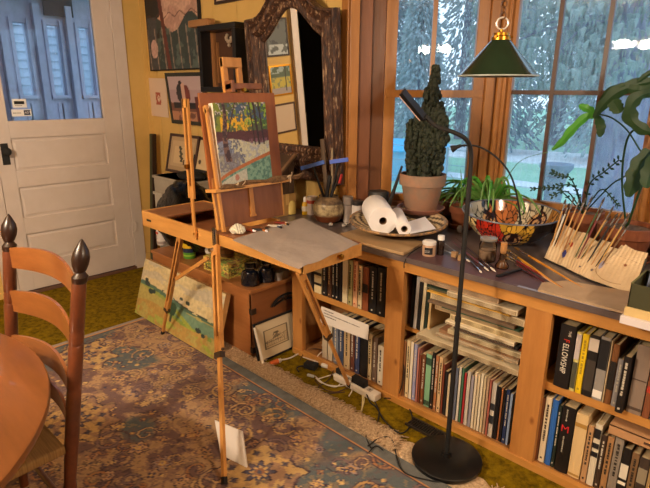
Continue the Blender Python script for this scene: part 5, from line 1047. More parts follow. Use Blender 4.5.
# ================================================================== CHANDELIER (the room's light, above the dining table)
def chandelier(cx, cy, cz, arms, rad, pw_, lab, ph=.6):
    cl_ = T('chandelier', lab, 'chandelier', (cx, cy, cz-.1), 'ceiling lights behind the viewpoint')
    B(MB().cyl((cx, cy, cz+.02), (cx, cy, CE-.03), .008).lathe((cx, cy, cz), [(0, -.04), (.03, 0), (.02, .05), (0, .06)]), 'stem', M['brass'], cl_, smooth=True)
    B(MB().lathe((cx, cy, CE-.03), [(.06, .029), (.06, .01), (.02, 0)]), 'canopy', M['brass'], cl_, smooth=True)
    for k in range(arms):
        a = k*6.2832/arms+ph; d = V((math.cos(a), math.sin(a), 0)); c = V((cx, cy, cz)); e = c+d*rad
        B(MB().tube([c, c+d*rad*.4+V((0, 0, -.03)), e+V((0, 0, .01)), e+V((0, 0, .03))], .006, smoothn=5), 'arm', M['brass'], cl_, smooth=True)
        B(MB().lathe(e+V((0, 0, .02)), [(.03, 0), (.03, .03), (0, .035)]), 'lamp_holder', M['brass'], cl_, smooth=True)
        L = bpy.data.lights.new('bulb', 'POINT'); L.energy = pw_; L.color = LAMP_C; L.shadow_soft_size = .04; lo = bpy.data.objects.new('bulb', L); COL.objects.link(lo); lo.parent = cl_; lo.location = e+V((0, 0, -.03))-wl(cl_)
chandelier(-1.68, -.80, 2.02, 3, .17, LAMP_W, 'three light chandelier over the dining end of the room')
chandelier(.90, .94, 1.97, 2, .12, LAMP_W2, 'two light chandelier over the right side of the room', 1.57)
# ================================================================== ON THE COUNTER
CT = .776
# vase with tools
vy = 2.125; vx = PY(328.5, 210, vy).x
vm = mat('glazed_pot', '8a7254', .35, c2='4a3a2c', nscale=14, contrast=.1)
vt = T('stoneware_jar', 'round glazed brown and cream stoneware jar holding tools, near the mirror', 'jar', (vx, vy, CT))
B(MB().lathe((vx, vy, CT), [(.048, 0), (.064, .008), (.082, .04), (.088, .08), (.081, .112), (.064, .135), (.053, .144), (.057, .152), (.053, .152), (.048, .13), (0, .13)], 36), 'body', vm, vt, smooth=True)
B(MB().lathe((vx, vy, CT), [(.0652, .0075), (.0832, .04), (.0837, .044)], 36), 'brown_glaze', mat('glaze_brown', '5e3018', .3), vt, smooth=True)
B(MB().lathe((vx, vy, CT), [(.0848, .052), (.0892, .08), (.0825, .11)], 36), 'cream_band', mat('glaze_cream', 'b3a07a', .35, c2='64523c', nscale=30, contrast=.12), vt, smooth=True)
def stick(nm, lab, cat, p, q, w_, t_, m, extra=None, grp=None):
    t = T(nm, lab, cat, p, grp); B(MB().bar(p, q, w_, t_, (1, 0, 0)), 'blade' if 'ruler' in nm or 'stick' in nm else 'handle', m, t, bev=.001)
    if extra: extra(t)
    return t
bz = CT+.135
def vp_(px, py, y=None): return PY(px, py, vy if y is None else y)
stick('wooden_paddle', 'wide grey brown wooden stirring stick standing in the stoneware jar', 'stick', V((vx-.014, vy, bz)), vp_(322, 139), .03, .004, wood('old_stick', '6a5440', '4c3a2a', 'Z', .7, 20))
stick('wooden_paddle', 'paler slim wooden stick beside the wide one in the stoneware jar', 'stick', V((vx+.02, vy+.01, bz)), vp_(332, 148), .014, .004, wood('pale_stick', 'a08a6c', '7a654a', 'Z', .7, 20))
def sq(nm, lab, col, a, c_, seed=0):   # blue squeegee
    t = T(nm, lab, 'scraper', a); m_ = vp_(*c_[2:], vy-.0)
    l, r_ = vp_(c_[0], c_[1], vy-.012), vp_(c_[2], c_[3], vy-.012)
    B(MB().bar(l, r_, .022, .009, (0, 0, 1)), 'blade', cm(col, .4), t, bev=.002); mid = (l+r_)/2; B(MB().bar(mid, V((vx+(-.02 if seed else .025), vy-.012, bz)), .012, .008, (1, 0, 0)), 'handle', M['matblack'], t, bev=.001); return t
sq('scraper', 'blue bladed scraper pointing left in the stoneware jar', '4a6cc0', V((vx, vy, bz)), (301, 168.5, 324, 162), 1)
sq('scraper', 'blue bladed scraper pointing right in the stoneware jar', '5570d0', V((vx, vy, bz)), (330, 162, 348, 159.5), 0)
stick('paintbrush', 'dark handled brush with red ferrule leaning right in the stoneware jar', 'brush', V((vx+.03, vy-.02, bz)), vp_(342, 170), .008, .008, M['matblack'], lambda t: B(MB().bar(vp_(339.5, 183), vp_(341.5, 174), .012, .01, (1, 0, 0)), 'ferrule', cm('b03030'), t))
stick('scissors', 'black handled tool upright in the middle of the stoneware jar', 'tool', V((vx, vy-.02, bz)), vp_(330, 176), .02, .01, M['matblack'])
# tins and jars right of it
def at(px, py, r=.03):   # point on the counter whose near edge shows at this place
    p = PZ(px, py, CT); d = V((p.x, p.y, 0)).normalized(); return p+d*r
c = at(347.5, 223); bottle('tin_can', c.x, c.y, CT, [(.030, 0), (.030, .003), (.029, .006), (.029, .145), (.030, .148), (.027, .15), (0, .148)], mat('tin_dull', 'a89c94', .4, metal=.3, c2='8a7e78'), 'tall dull silver can just right of the stoneware jar', 'can', [('lid_band', [(.0298, .10), (.0298, .106)], cm('6a605c'))])
c = at(357, 224); t = bottle('jar', c.x, c.y, CT, [(.030, 0), (.032, .004), (.032, .100), (.03, .106)], cm('cfc6c2', .4), 'white plastic jar with dark lid between the can and the watering can', 'jar', [('lid', [(.033, .106), (.034, .109), (.034, .126), (.03, .129), (0, .128)], cm('33302f', .4))])
c = at(353, 224); c2_ = PY(357, 190, c.y+.1); bottle('jar', c2_.x, c.y+.12, CT, [(.026, 0), (.026, .09), (.024, .1)], mat('brown_jar', '3a2a24', .3), 'small dark brown jar behind the white plastic jar', 'jar', [('lid', [(.027, .1), (.027, .118), (0, .119)], M['black'])])
# watering can
c = at(377, 214); wx, wy_ = c.x-.01, 2.33; wx = PY(378, 205, wy_).x
wc = T('watering_can', 'small dark plastic watering can with long spout in the corner of the bay', 'watering can', (wx, wy_, CT)); dmt = mat('dark_grey_plastic', '2c2a29', .5, nscale=0)
B(MB().lathe((wx, wy_, CT), [(.06, 0), (.066, .005), (.058, .165), (.052, .178), (.03, .182), (0, .182)]), 'body', dmt, wc, smooth=True)
B(MB().tube([(wx+.055, wy_, CT+.05), PY(394, 190, wy_), PY(402, 166, wy_)], [.014, .006], smoothn=4), 'spout', dmt, wc, smooth=True)
B(MB().tube([(wx-.052, wy_, CT+.11), (wx-.085, wy_, CT+.1), (wx-.085, wy_, CT+.05), (wx-.055, wy_, CT+.03)], .006, smoothn=5), 'handle', dmt, wc, smooth=True)
# yellow bottle, pale box, red pattern mug
c = at(305, 215, .02); t = bottle('spray_bottle', c.x, c.y, CT, [(.017, 0), (.019, .003), (.019, .065), (.010, .078)], cm('d8a818', .35), 'small yellow bottle with white pump left of the stoneware jar', 'bottle', [('cap', [(.010, .078), (.010, .095), (.008, .1), (.006, .108), (0, .109)], cm('e6e0d8', .4)), ('label_band', [(.0195, .022), (.0195, .052)], cm('ddd0bc'))])
c = at(313, 214); B(box(c.x-.02, c.x+.012, c.y-.01, c.y+.02, CT, CT+.07), 'card_box', cm('b8ac98'), None, 'small pale card box between the yellow bottle and the stoneware jar', 'box', bev=.001)
c = at(290, 215); t = T('cream_container', 'soft cream container with black clip at the left end of the counter', 'container', (c.x, c.y+.02, CT))
B(MB().lathe((c.x, c.y, CT), [(.028, 0), (.034, .005), (.032, .07), (.02, .085), (0, .087)], sx=1.1), 'body', mat('cream_plastic', 'c9b060', .6, c2='ad9048', nscale=12), t, smooth=True); B(box(c.x-.046, c.x-.037, c.y-.01, c.y+.01, CT+.05, CT+.062), 'clip', M['matblack'], t)
c = PY(318, 195, 2.22); bottle('mug', c.x-.02, 2.19, CT, [(.03, 0), (.033, .005), (.033, .11), (.03, .11), (.028, .01), (0, .01)], cm('cdbfb4', .4), 'white mug with a red mark standing behind the stoneware jar', 'mug', [('red_mark', [(.0335, .07), (.0335, .09)], cm('b04434'))])
for i, (px, py) in enumerate(((327, 227), (340, 228), (343, 226.5))): c = PZ(px, py, .776); b = MB(); b.ball((c.x, c.y+.03, CT+.010), .012, jit=.15, sc=(1.2, 1, .75)); B(b, 'pebble', cm('a39a92', .8), None, ['small grey pebble in front of the stoneware jar', 'leftmost of the two pebbles by the white jar', 'rightmost of the two pebbles by the white jar'][i], 'pebble', 'pebbles on the counter', smooth=True)
# plywood board under the basket
cbp = [PZ(338, 243, .79), PZ(402, 263, .79), PZ(450, 236, .79), PZ(372, 215, .79)]; cbp = [(-1.76, 1.89), (-1.325, 1.895), (-1.36, 2.12), (-1.76, 2.12)]
B(MB().prism(cbp, CT, .790), 'cutting_board', wood('pale_board', 'c09a6a', 'a87e50', 'X', .5, 12), None, 'pale wooden board lying on the counter edge under the striped basket', 'board', bev=.002)
# striped coiled basket
kr = .25; kc = PZ(398, 222, .842); kc = V((kc.x, kc.y, .797))
ktilt = math.radians(3.5); kax = V((.8, .6, 0)); kpt = kc+V((.6, -.8, 0))*kr*.35+V((0, 0, -.003))
def kt(b): b.rot(0, kpt, kax, ktilt); return b
bk = T('striped_basket', 'wide shallow coiled basket with dark and cream stripes, holding paper rolls', 'basket', kc)
def bcol(r_, a): 
    s_ = (a*13/6.283+r_*6) % 1; return rgb('33231f') if (s_ < .45 and .25 < r_ < .93) else rgb('cdb690')
nr, na_ = 26, 120; vs = []; cl2 = []
for j in range(nr+1):
    t = j/nr; r_ = kr*t; z = kc.z+.012+.045*max(0, (t-.35)/.65)**1.3+.0022*math.sin(j*math.pi)
    for i in range(na_): a = 6.2832*i/na_; vs.append((kc.x+(r_+.0001)*math.cos(a), kc.y+r_*math.sin(a), z+(.0015 if j % 2 else 0))); cl2.append(bcol(t, a) if t < .94 else rgb('8d7c6c'))
for j in range(nr, -1, -1):
    t = j/nr; r_ = kr*t*(1.0 if j == nr else .99)+.0005; z = kc.z+.045*max(0, (t-.35)/.65)**1.3
    for i in range(na_): a = 6.2832*i/na_; vs.append((kc.x+r_*math.cos(a), kc.y+r_*math.sin(a), z)); cl2.append(rgb('a5793f') if j > nr-3 else rgb('8a6a44'))
b = MB(); b.add(vs, [(j*na_+i, j*na_+(i+1) % na_, (j+1)*na_+(i+1) % na_, (j+1)*na_+i) for j in range(2*nr+1) for i in range(na_)])
kt(b); B(b, 'coils', mat('basket_straw', 'ffffff', .7, attr=True, bump=.5, bscale=120), bk, cols=np.array(cl2))
b = MB(); torus(b, (kc.x, kc.y, kc.z+.052), kr, .006, (0, 0, 1), 80, 8); kt(b); B(b, 'rim', mat('basket_rim', 'b58a56', .6, c2='6e5848', nscale=40, contrast=.05), bk, smooth=True)
# paper rolls
def roll(cf, d, R, rc, L, lab):
    cf = V(cf); d = V(d).normalized(); t = T('paper_roll', lab, 'paper towel roll', cf-V((0, 0, R)), 'paper rolls in the basket'); n = 40
    b = MB(); b.lathe(cf, [(rc, 0), (R-.002, 0), (R, .003), (R, L-.003), (R-.002, L), (rc, L)], n, d); b.f = b.f[:-2]+[(5*n+i, 5*n+(i+1) % n, (i+1) % n, i) for i in range(n)]
    B(b, 'towel', mat('paper_towel', 'e9e5e6', .9, nscale=0, bump=.15, bscale=160), t, smooth=True)
    b = MB(); b.lathe(cf+d*.001, [(rc+.0008, 0), (rc+.0008, L-.002), (rc-.001, L-.002), (rc-.001, 0)], 24, d); b.f = b.f[:-2]+[(3*24+i, 3*24+(i+1) % 24, (i+1) % 24, i) for i in range(24)]; B(b, 'cardboard_core', cm('7a5c42', .9), t, smooth=True)
f1 = PY(383, 221, 1.995); roll(f1, (-.735, .675, .03), .071, .019, .27, 'large white paper towel roll lying in the striped basket')
f2 = PY(404.3, 229, 2.01); roll(f2, (-.70, .71, .06), .034, .016, .26, 'thin nearly used paper roll right of the large one in the basket')
# sheets in the basket
b = MB(); A_ = [PZ(410, 234, .848), PZ(436, 229, .852), PZ(425, 217, .858), PZ(408, 222, .862)]; b.extr(A_, (0, 0, .0015)); B(b, 'paper_towel_sheet', M['white'], None, 'folded white paper sheet on the right side of the basket', 'paper')
# label jar, small bottle, cubes
c = at(428.5, 257, .025); t = bottle('jar', c.x, c.y, CT, [(.027, 0), (.030, .003), (.030, .052), (.027, .056)], cm('b89478', .35), 'squat tan jar with black label and white lid at the counter edge', 'jar', [('lid', [(.031, .054), (.0315, .057), (.0315, .068), (.029, .07), (0, .07)], cm('dedad6', .35))])
cc_ = V((c.x, c.y, CT)); dv = V((-cc_.x, -cc_.y, 0)).normalized(); 
b = MB(); vs = []
for k in range(9):
    a = math.atan2(dv.y, dv.x)-.7+k*.16; vs += [cc_+V((.0306*math.cos(a), .0306*math.sin(a), .012)), cc_+V((.0306*math.cos(a), .0306*math.sin(a), .044))]
b.add(vs, [(2*k, 2*k+2, 2*k+3, 2*k+1) for k in range(8)]); B(b, 'label', cm('17171c'), t); marks(cc_+dv*.0315+V((dv.y*.0+.0, 0, .03))-V((-dv.y, dv.x, 0))*.018, V((-dv.y, dv.x, 0)), (0, 0, 1), 2, .034, .004, cm('b8b2b0'), t)
c = at(440, 256, .02); bottle('bottle', c.x, c.y, CT, [(.016, 0), (.017, .003), (.017, .06), (.011, .07), (.011, .074)], mat('brown_bottle', '2a1c18', .2), 'small dark bottle with white cap behind the tan jar', 'bottle', [('cap', [(.0155, .072), (.0155, .092), (0, .093)], cm('eeeae6', .4))])
for i, (px, py, lb) in enumerate(((453, 259.5, 'leftmost small wooden cube beside the lamp pole'), (459.5, 263, 'second small wooden cube, against the lamp pole'))):
    c = at(px, py); o = B(box(c.x-.0125, c.x+.0125, c.y, c.y+.024, CT, CT+.025), 'wooden_cube', wood('cube_wood', 'b58a58', '8a6238', 'X', .6, 30), None, lb, 'cube', 'wooden cubes', bev=.002)
# purple sheet and brown mat
B(MB().prism([(-1.31, 1.888), (-.72, 1.888), (-.66, 1.96), (-.74, 2.06), (-.95, 2.07), (-1.31, 2.02)], CT-.0005, CT+.001), 'colour_sheet', mat('dark_purple_sheet', '5d4450', .35, c2='4f3430', nscale=4), None, 'dark purple brown sheet lying along the counter edge under the brushes', 'sheet')
Z1 = CT+.0015
# glass jar with sand, corked bottle
c = at(486.5, 263, .036); c = V((c.x, c.y, Z1))
t = T('glass_jar', 'clear lidded glass jar half full of sandy powder in front of the mosaic bowl', 'jar', c)
b = MB(); b.lathe(c, [(.034, 0), (.038, .006), (.038, .075), (.031, .087), (.031, .095)], 32); B(b, 'glass', M['clear'], t, smooth=True)
B(MB().lathe(c, [(.034, .003), (.036, .008), (.036, .05), (0, .052)]), 'powder', mat('sandy_powder', 'a5876e', .9, c2='8d6c55', nscale=20), t, smooth=True); B(MB().lathe(c, [(.036, .094), (.0375, .096), (.0375, .106), (.02, .110), (0, .111)], 32), 'lid', mat('jar_lid', 'b9b4ac', .25, metal=.6, nscale=0), t, smooth=True)
c = at(501.5, 270, .027); c = V((c.x, c.y, Z1)); t = T('corked_bottle', 'slender clear bottle with a tall cork right of the powder jar', 'bottle', c)
B(MB().lathe(c, [(.026, 0), (.028, .004), (.028, .012), (.016, .035), (.013, .06), (.0125, .078)], 24), 'glass', M['clear'], t, smooth=True); B(MB().lathe(c, [(.0115, .065), (.0135, .08), (.0135, .112), (0, .113)]), 'cork', cm('b5824e', .8), t, smooth=True); B(MB().lathe(c, [(.023, .002), (.024, .01), (.012, .03), (0, .031)]), 'oil', cm('6a4026', .3), t, smooth=True)
# mosaic bowl ------------------------------------------------------
mx_c = V((-1.10, 2.475, CT)); MR = .236; MH = .150
mtl = math.radians(3)
def mtt(b): b.rot(0, (mx_c.x+.045, mx_c.y-.06, CT), (.8, .6, 0), mtl); return b
def mosin(r_, a):
    X_, Y_ = r_*math.cos(a), r_*math.sin(a); return X_, Y_
tiles = []
r4 = random.Random(21)
sites = [(r4.uniform(-3.1416, 3.1416), r4.uniform(0, 1)) for _ in range(340)]
sa = np.array([s_[0] for s_ in sites]); sr = np.array([s_[1] for s_ in sites])
def tcolor(a, t, inner):
    if inner:
        q = [('c9a24a', -2.7), ('6f7f95', -2.1), ('a9a59a', -1.3), ('c9c0a8', -.4), ('b07a3c', .6), ('c5b79c', 1.4), ('b0683a', 2.2), ('a9a59a', 2.9)]
    else:
        q = [('d8c49a', -2.9), ('c05a28', -2.55), ('d8c08a', -2.2), ('b8301e', -1.6), ('d0a23a', -.9), ('2a2420', -.3), ('b8301e', .5), ('d8c49a', 1.3), ('2a2420', 2.3)]
    m_ = min(q, key=lambda s_: min(abs(a-s_[1]), 6.283-abs(a-s_[1]))); return rgb(m_[0])
def mosaic(name, prof_r, prof_z, inner):
    na2, nt_ = 420, 46; vs = []; cc = []
    A = np.linspace(-3.1416, 3.1416, na2, endpoint=False)
    for j in range(nt_+1):
        t = j/nt_; r_ = np.interp(t, *prof_r); z = np.interp(t, *prof_z)
        da = np.abs(A[:, None]-sa[None, :]); da = np.minimum(da, 6.283-da)*max(r_/MR, .25)*4.2; dd = np.hypot(da, (t-sr[None, :])*2.1); o_ = np.sort(dd, 1); idx = dd.argmin(1); gr = (o_[:, 1]-o_[:, 0]) < .045
        for i, a in enumerate(A):
            vs.append((mx_c.x+r_*math.cos(a), mx_c.y+r_*math.sin(a), CT+z)); k = idx[i]
            c_ = tcolor(sa[k], sr[k], inner)*(.75+.5*((k*37 % 17)/17))
            for (ca, ct_, R_) in (((-2.0, .62, .26), (-.85, .66, .24), (1.2, .66, .26), (2.6, .6, .22)) if inner else ((-2.85, .6, .26), (-1.05, .55, .24))):
                ddx = min(abs(a-ca), 6.283-abs(a-ca))*.95; ddy = (t-ct_)*(1.0); D = math.hypot(ddx, ddy); 
                if D < R_:
                    th = math.atan2(ddy, a-ca); sp = (th/6.283+D/R_*2.0) % 1; c_ = rgb('35141a') if sp < .42 else rgb('c59a6c')*(.8+.4*((k*13 % 7)/7))
                    gr[i] = gr[i] and sp >= .42
            cc.append(rgb('141012') if gr[i] else c_)
    b = MB(); b.add(vs, [(j*na2+i, j*na2+(i+1) % na2, (j+1)*na2+(i+1) % na2, (j+1)*na2+i) for j in range(nt_) for i in range(na2)])
    mtt(b)
    return B(b, name, mat('glazed_mosaic', 'ffffff', .18, attr=True, coat=.4), mb2, cols=np.array(cc))
mb2 = T('mosaic_bowl', 'wide bowl covered with red, yellow and cream mosaic pieces and dark spirals', 'bowl', mx_c)
mosaic('inside_mosaic', ([0, .3, .6, .85, 1], [.002, .10, .172, .214, MR-.004]), ([0, .3, .6, .85, 1], [.020, .024, .052, .098, MH]), True)
mosaic('outside_mosaic', ([0, .25, .5, .8, 1], [.075, .115, .17, .220, MR]), ([0, .25, .5, .8, 1], [.0, .012, .045, .105, MH]), False)
b = MB(); torus(b, (mx_c.x, mx_c.y, CT+MH), MR-.002, .004, (0, 0, 1), 90, 8); mtt(b); B(b, 'rim', cm('5f6270', .3), mb2, smooth=True)
B(MB().cyl((mx_c.x, mx_c.y, CT), (mx_c.x, mx_c.y, CT+.012), .070, n=40), 'foot', cm('1c1818'), mb2)
# small gooseneck clip lamp on the bowl rim
ga = [PY(518, 214, 2.25), PY(517, 196, 2.25), PY(510, 174, 2.22), PY(496, 157, 2.19), PY(478, 146.5, 2.15), PY(461, 145.5, 2.12)]
gl2 = T('clip_lamp', 'thin black gooseneck clip lamp curving up from the mosaic bowl rim', 'lamp', (ga[0].x, ga[0].y, .87)); 
rimp = V((ga[0].x, mx_c.y-math.sqrt(max(.001, (MR-.002)**2-(ga[0].x-mx_c.x)**2)), CT+MH))
B(MB().tube([rimp+V((0, 0, .012))]+ga[1:], .0042, smoothn=7), 'gooseneck', M['matblack'], gl2, smooth=True)
B(MB().obox(rimp+V((0, 0, .0)), (.006, 0, 0), (0, .008, 0), (0, 0, .009)), 'clip', M['matblack'], gl2, bev=.002)
e0, e1 = ga[-1], PY(452, 149, 2.11); B(MB().cyl(e0, (e0+e1)/2, .007, .009).cyl((e0+e1)/2, e1, .010, .017, n=20), 'head', M['matblack'], gl2, smooth=True); hd2 = gl2.children[-1]; d = (e1-e0).normalized(); B(MB().cyl(e1-d*.001, e1+d*.001, .0145, n=20), 'lens', cm('c9b09c', .3), hd2)
# terracotta pots --------------------------------------------------
def pot(x, y, z, R, H, m, lab, cat='plant', nm='potted_plant', sauc=None, saucm=None, soil=True):
    t = T(nm, lab, cat, (x, y, z)); z0 = z
    if sauc:
        b = MB(); b.lathe((x, y, z), [(sauc*.78, 0), (sauc*.82, .003), (sauc, .028), (sauc-.007, .029), (sauc*.80, .007), (0, .007)], 40); B(b, 'saucer', saucm or m, t, smooth=True); z0 = z+.0075
    b = MB(); b.lathe((x, y, z0), [(R*.66, 0), (R*.68, .003), (R*.90, H*.70), (R*.905, H*.705), (R*1.0, H*.715), (R*1.02, H*.985), (R*1.0, H), (R*.92, H), (R*.90, H*.88), (0, H*.88)], 40); po_ = B(b, 'pot', m, t, smooth=True)
    if soil: B(MB().lathe((x, y, z0+H*.882), [(R*.895, 0), (R*.6, .004), (0, .006)], 24), 'soil', M['soil'], po_)
    return t, z0+H*.885
cyp = 2.42; cxp = PY(421, 205, cyp).x; cbz = .857
B(box(cxp-.09, cxp+.09, cyp-.09, cyp+.09, CT, cbz-.001), 'plant_stand', mat('stand_dark', '2c201a', .8), None, 'low dark block under the saucer of the knobbly cactus', 'plant stand', bev=.003)
sm_ = mat('saucer_clay', 'a06a58', .6, c2='8d6258', nscale=10)
t, zs = pot(cxp, cyp, cbz, .125, .205, M['terra'], 'large knobbly dark green cactus in a weathered terracotta pot with saucer', 'cactus', 'potted_cactus', sauc=.132, saucm=sm_)
zs0 = zs
cm_ = mat('cactus_skin', '2c3522', .7, c2='161c12', nscale=20, bump=.5, bscale=60); r5 = random.Random(2)
b = MB()
def arm(x, y, z0, z1, r0, r1, knobs):
    b.tube([(x, y, z0), (x*1+.0, y, (z0+z1)/2), (x, y, z1)], [r0*.8, r1*.7], n=10, smoothn=4)
    for k in range(knobs):
        u = r5.random(); z = z0+(z1-z0)*u; R_ = r0+(r1-r0)*u; a = r5.uniform(0, 6.283); rr2 = r5.uniform(.008, .016)
        b.ball((x+R_*.86*math.cos(a), y+R_*.86*math.sin(a), z), rr2, 7, 5, (1, 1, 1.35), .22)
mid = cxp+.012; zt_ = 1.615
arm(mid, cyp, zs-.01, zs+.27, .055, .062, 260); arm(mid+.014, cyp, zs+.22, zt_-.10, .056, .036, 170); arm(mid+.028, cyp, zt_-.14, zt_-.02, .034, .018, 60)
arm(mid-.072, cyp-.01, zs+.02, zs+.20, .03, .044, 90); arm(mid-.085, cyp-.01, zs+.15, zs+.30, .036, .030, 80); arm(mid+.074, cyp-.01, zs+.04, zs+.24, .03, .048, 110); arm(mid+.092, cyp-.01, zs+.18, zs+.33, .045, .026, 90); arm(mid+.035, cyp-.055, zs, zs+.22, .032, .038, 100); arm(mid-.035, cyp-.055, zs, zs+.25, .032, .038, 100); arm(mid+.03, cyp+.055, zs, zs+.3, .03, .03, 60)
arm(mid-.048, cyp, zs+.25, zs+.36, .036, .022, 70); arm(mid+.062, cyp, zs+.26, zs+.39, .042, .02, 80); arm(mid+.095, cyp-.02, zs+.22, zs+.34, .022, .016, 40)
for k in range(30): u = r5.random(); b.ball((mid+.032+r5.uniform(-.014, .016), cyp+r5.uniform(-.014, .014), zt_-.03+.035*u), r5.uniform(.008, .013), 7, 5, (1, 1, 1.3), .2)
B(b, 'cactus_body', cm_, t, smooth=True)
# small pot right of the cactus with pale shoots
sy2 = 2.55; cx2 = PY(463, 210, sy2).x; t, zs = pot(cx2, sy2, CT, .072, .115, M['terra2'], 'small orange terracotta pot with a few pale shoots, between cactus and mosaic bowl', 'plant', 'potted_shoots', sauc=.082)
lgm = mat('spider_leaf', '6f9a4a', .45, c2='4f7a34', nscale=6); dgm = mat('dark_leaf', '2a4424', .5, c2='1b321a', nscale=8, spec=.3); lg2 = mat('bright_leaf', '4f9a34', .4, c2='3b8028', nscale=6)
for i in range(6):
    a = r5.uniform(0, 6.28); q = V((cx2+.02*math.cos(a), sy2+.02*math.sin(a), zs)); e = q+V((.05*math.cos(a)+r5.uniform(-.04, .06), .03*math.sin(a), r5.uniform(.10, .24)))
    B(MB().ribbon([q, (q+e)/2+V((.0, 0, .03)), e], lambda t_: .010*(1-t_)**.6+.001, n=5), 'shoot', lgm, t)
B(MB().lathe((cx2+.045, sy2-.10, CT), [(.012, 0), (.016, .02), (.010, .035), (0, .036)]), 'stone', cm('a3a0a4', .7), T('pebble_stone', 'small grey stone ornament in front of the shoots pot', 'stone', (cx2+.045, sy2-.10, CT)))
# spider plant
sy_ = 2.70; sx_ = PY(490, 200, sy_).x
t, zs = pot(sx_, sy_, CT, .082, .125, M['terra2'], 'spider plant with long arching striped leaves in a terracotta pot behind the mosaic bowl', 'plant', 'spider_plant', sauc=.09)
for i in range(60):
    a = 6.283*i/60*1.62+r5.uniform(-.2, .2); L = r5.uniform(.16, .36); h = r5.uniform(.03, .15); d = V((math.cos(a)*1.0+.0, math.sin(a)*.42-.10+math.cos(a)*.25, 0)); q = V((sx_, sy_-.0, zs))+d*.015
    if d.y > 0: L *= .35
    L = min(L, .36)
    B(MB().ribbon([q, q+d*L*.35+V((0, 0, h)), q+d*L*.75+V((0, 0, h*.9)), q+d*L+V((0, 0, h*.2-.02))], lambda t_: .019*(1-t_)**.5+.001, n=5, face=(-.5, .8, .5)), 'leaf', lgm if i % 3 else lg2, t)
q = V((sx_+.01, sy_, zs)); B(MB().ribbon([q, PY(507, 178, 2.62), PY(522, 160, 2.58), PY(548, 152, 2.55)], lambda t_: .007*(1-t_)**.5+.001, n=6), 'leaf', lgm, t)
# dark pots right of it, against the centre window
px3 = PY(583, 215, 2.70).x; t, zs = pot(px3, 2.705, CT, .092, .155, M['terra2'], 'broad terracotta pot with jagged succulent stems, in the middle of the centre window', 'succulent', 'potted_succulent', sauc=.10)
def stem(pts, sc=.011, n=9, nm='stem', m=dgm):
    pts = spline([V(p) for p in pts], 6); b = MB(); b.tube(pts, .0032, n=5)
    for k in range(2, len(pts), 2):
        for s_ in (-1, 1):
            p = pts[k]; dd = (pts[min(k+1, len(pts)-1)]-pts[k-1]).normalized(); sd = V((-dd.z, 0, dd.x))*s_; e = p+sd*sc*2+dd*sc; m2 = p+sd*sc+dd*sc*1.2
            b.add([p, m2-V((0, .003, 0)), e, p+sd*sc*1.1-dd*sc*.3+V((0, .003, 0))], [(0, 1, 2, 3), (3, 2, 1, 0)])
    B(b, nm, m, t)
o3 = V((px3, 2.70, zs))
stem([o3, PY(590, 184, 2.6), PY(604, 172, 2.58), PY(619, 160, 2.56)]); stem([o3, PY(572, 180, 2.6), PY(560, 176, 2.58), PY(552, 172, 2.58)], .008); stem([o3, PY(560, 190, 2.58), PY(545, 188, 2.56), PY(532, 189, 2.52)], .008)
stem([o3, PY(575, 187, 2.57), PY(558, 186, 2.52)], .009); stem([o3, PY(610, 186, 2.58), PY(622, 178, 2.55), PY(632, 171, 2.54)], .004); stem([o3, PY(600, 190, 2.54), PY(612, 198, 2.5), PY(618, 206, 2.48)], .007); stem([o3, PY(568, 192, 2.52), PY(552, 196, 2.48)], .008)
# right pot with strap leaved plant
px4 = PY(626, 225, 2.50).x; t, zs = pot(px4, 2.52, CT, .115, .16, M['terra2'], 'tall drooping strap leaved plant in a terracotta pot at the window right end', 'plant', 'strap_leaf_plant', sauc=.12)
o4 = V((px4, 2.52, zs))
def strap(pts, w0, m=dgm, th=.0012, wavy=.12, y=None):
    P_ = [V(p) for p in pts]; B(MB().ribbon(P_, lambda t_: w0*(math.sin(math.pi*min(1, t_*.9+.08))**.6)*(1+wavy*math.sin(t_*26))+.002, n=8, face=(-.5, .8, .15+.5*math.sin(len(pts)*2.0)*0), fold=.18), 'leaf', m, t)
def L2(*a): return [PY(p[0], p[1], p[2]) for p in a]
B(MB().tube([o4]+L2((622, 180, 2.5), (627, 140, 2.46), (640, 128, 2.42), (655, 140, 2.4)), .0045, smoothn=6), 'stem', dgm, t)
B(MB().tube([o4]+L2((640, 190, 2.48), (660, 140, 2.44), (668, 90, 2.42), (655, 84, 2.40)), .005, smoothn=6), 'stem', dgm, t)
B(MB().tube(L2((648, 160, 2.42), (640, 150, 2.42), (627, 130, 2.42), (612, 118, 2.40), (598, 114, 2.38)), .0035, smoothn=5), 'stem', dgm, t)
strap(L2((662, 80, 2.42), (640, 84, 2.38), (618, 92, 2.34), (604, 104, 2.32), (594, 118, 2.32)), .05)
strap(L2((662, 84, 2.42), (640, 90, 2.36), (625, 88, 2.36), (612, 90, 2.37), (600, 100, 2.38)), .035)
strap(L2((596, 116, 2.36), (586, 117, 2.34), (572, 130, 2.32), (562, 142, 2.31), (552, 150, 2.30)), .034, lg2); strap(L2((596, 115, 2.36), (590, 110, 2.35), (583, 107, 2.34), (579, 105, 2.34)), .028, lg2)
strap(L2((660, 92, 2.40), (642, 95, 2.35), (631, 106, 2.33), (632, 120, 2.34), (644, 130, 2.36), (655, 132, 2.37)), .05, wavy=.2)
strap(L2((650, 150, 2.36), (640, 165, 2.33), (634, 182, 2.31), (628, 197, 2.30)), .07); strap(L2((660, 150, 2.36), (650, 172, 2.30), (646, 188, 2.28)), .06)
strap(L2((612, 98, 2.34), (616, 106, 2.33), (620, 113, 2.32)), .05); strap(L2((597, 116, 2.35), (601, 126, 2.33), (600, 137, 2.33)), .035); strap(L2((655, 70, 2.4), (645, 76, 2.38), (638, 82, 2.37)), .02)
strap(L2((598, 112, 2.36), (606, 100, 2.34), (610, 92, 2.33), (625, 85, 2.35)), .03)
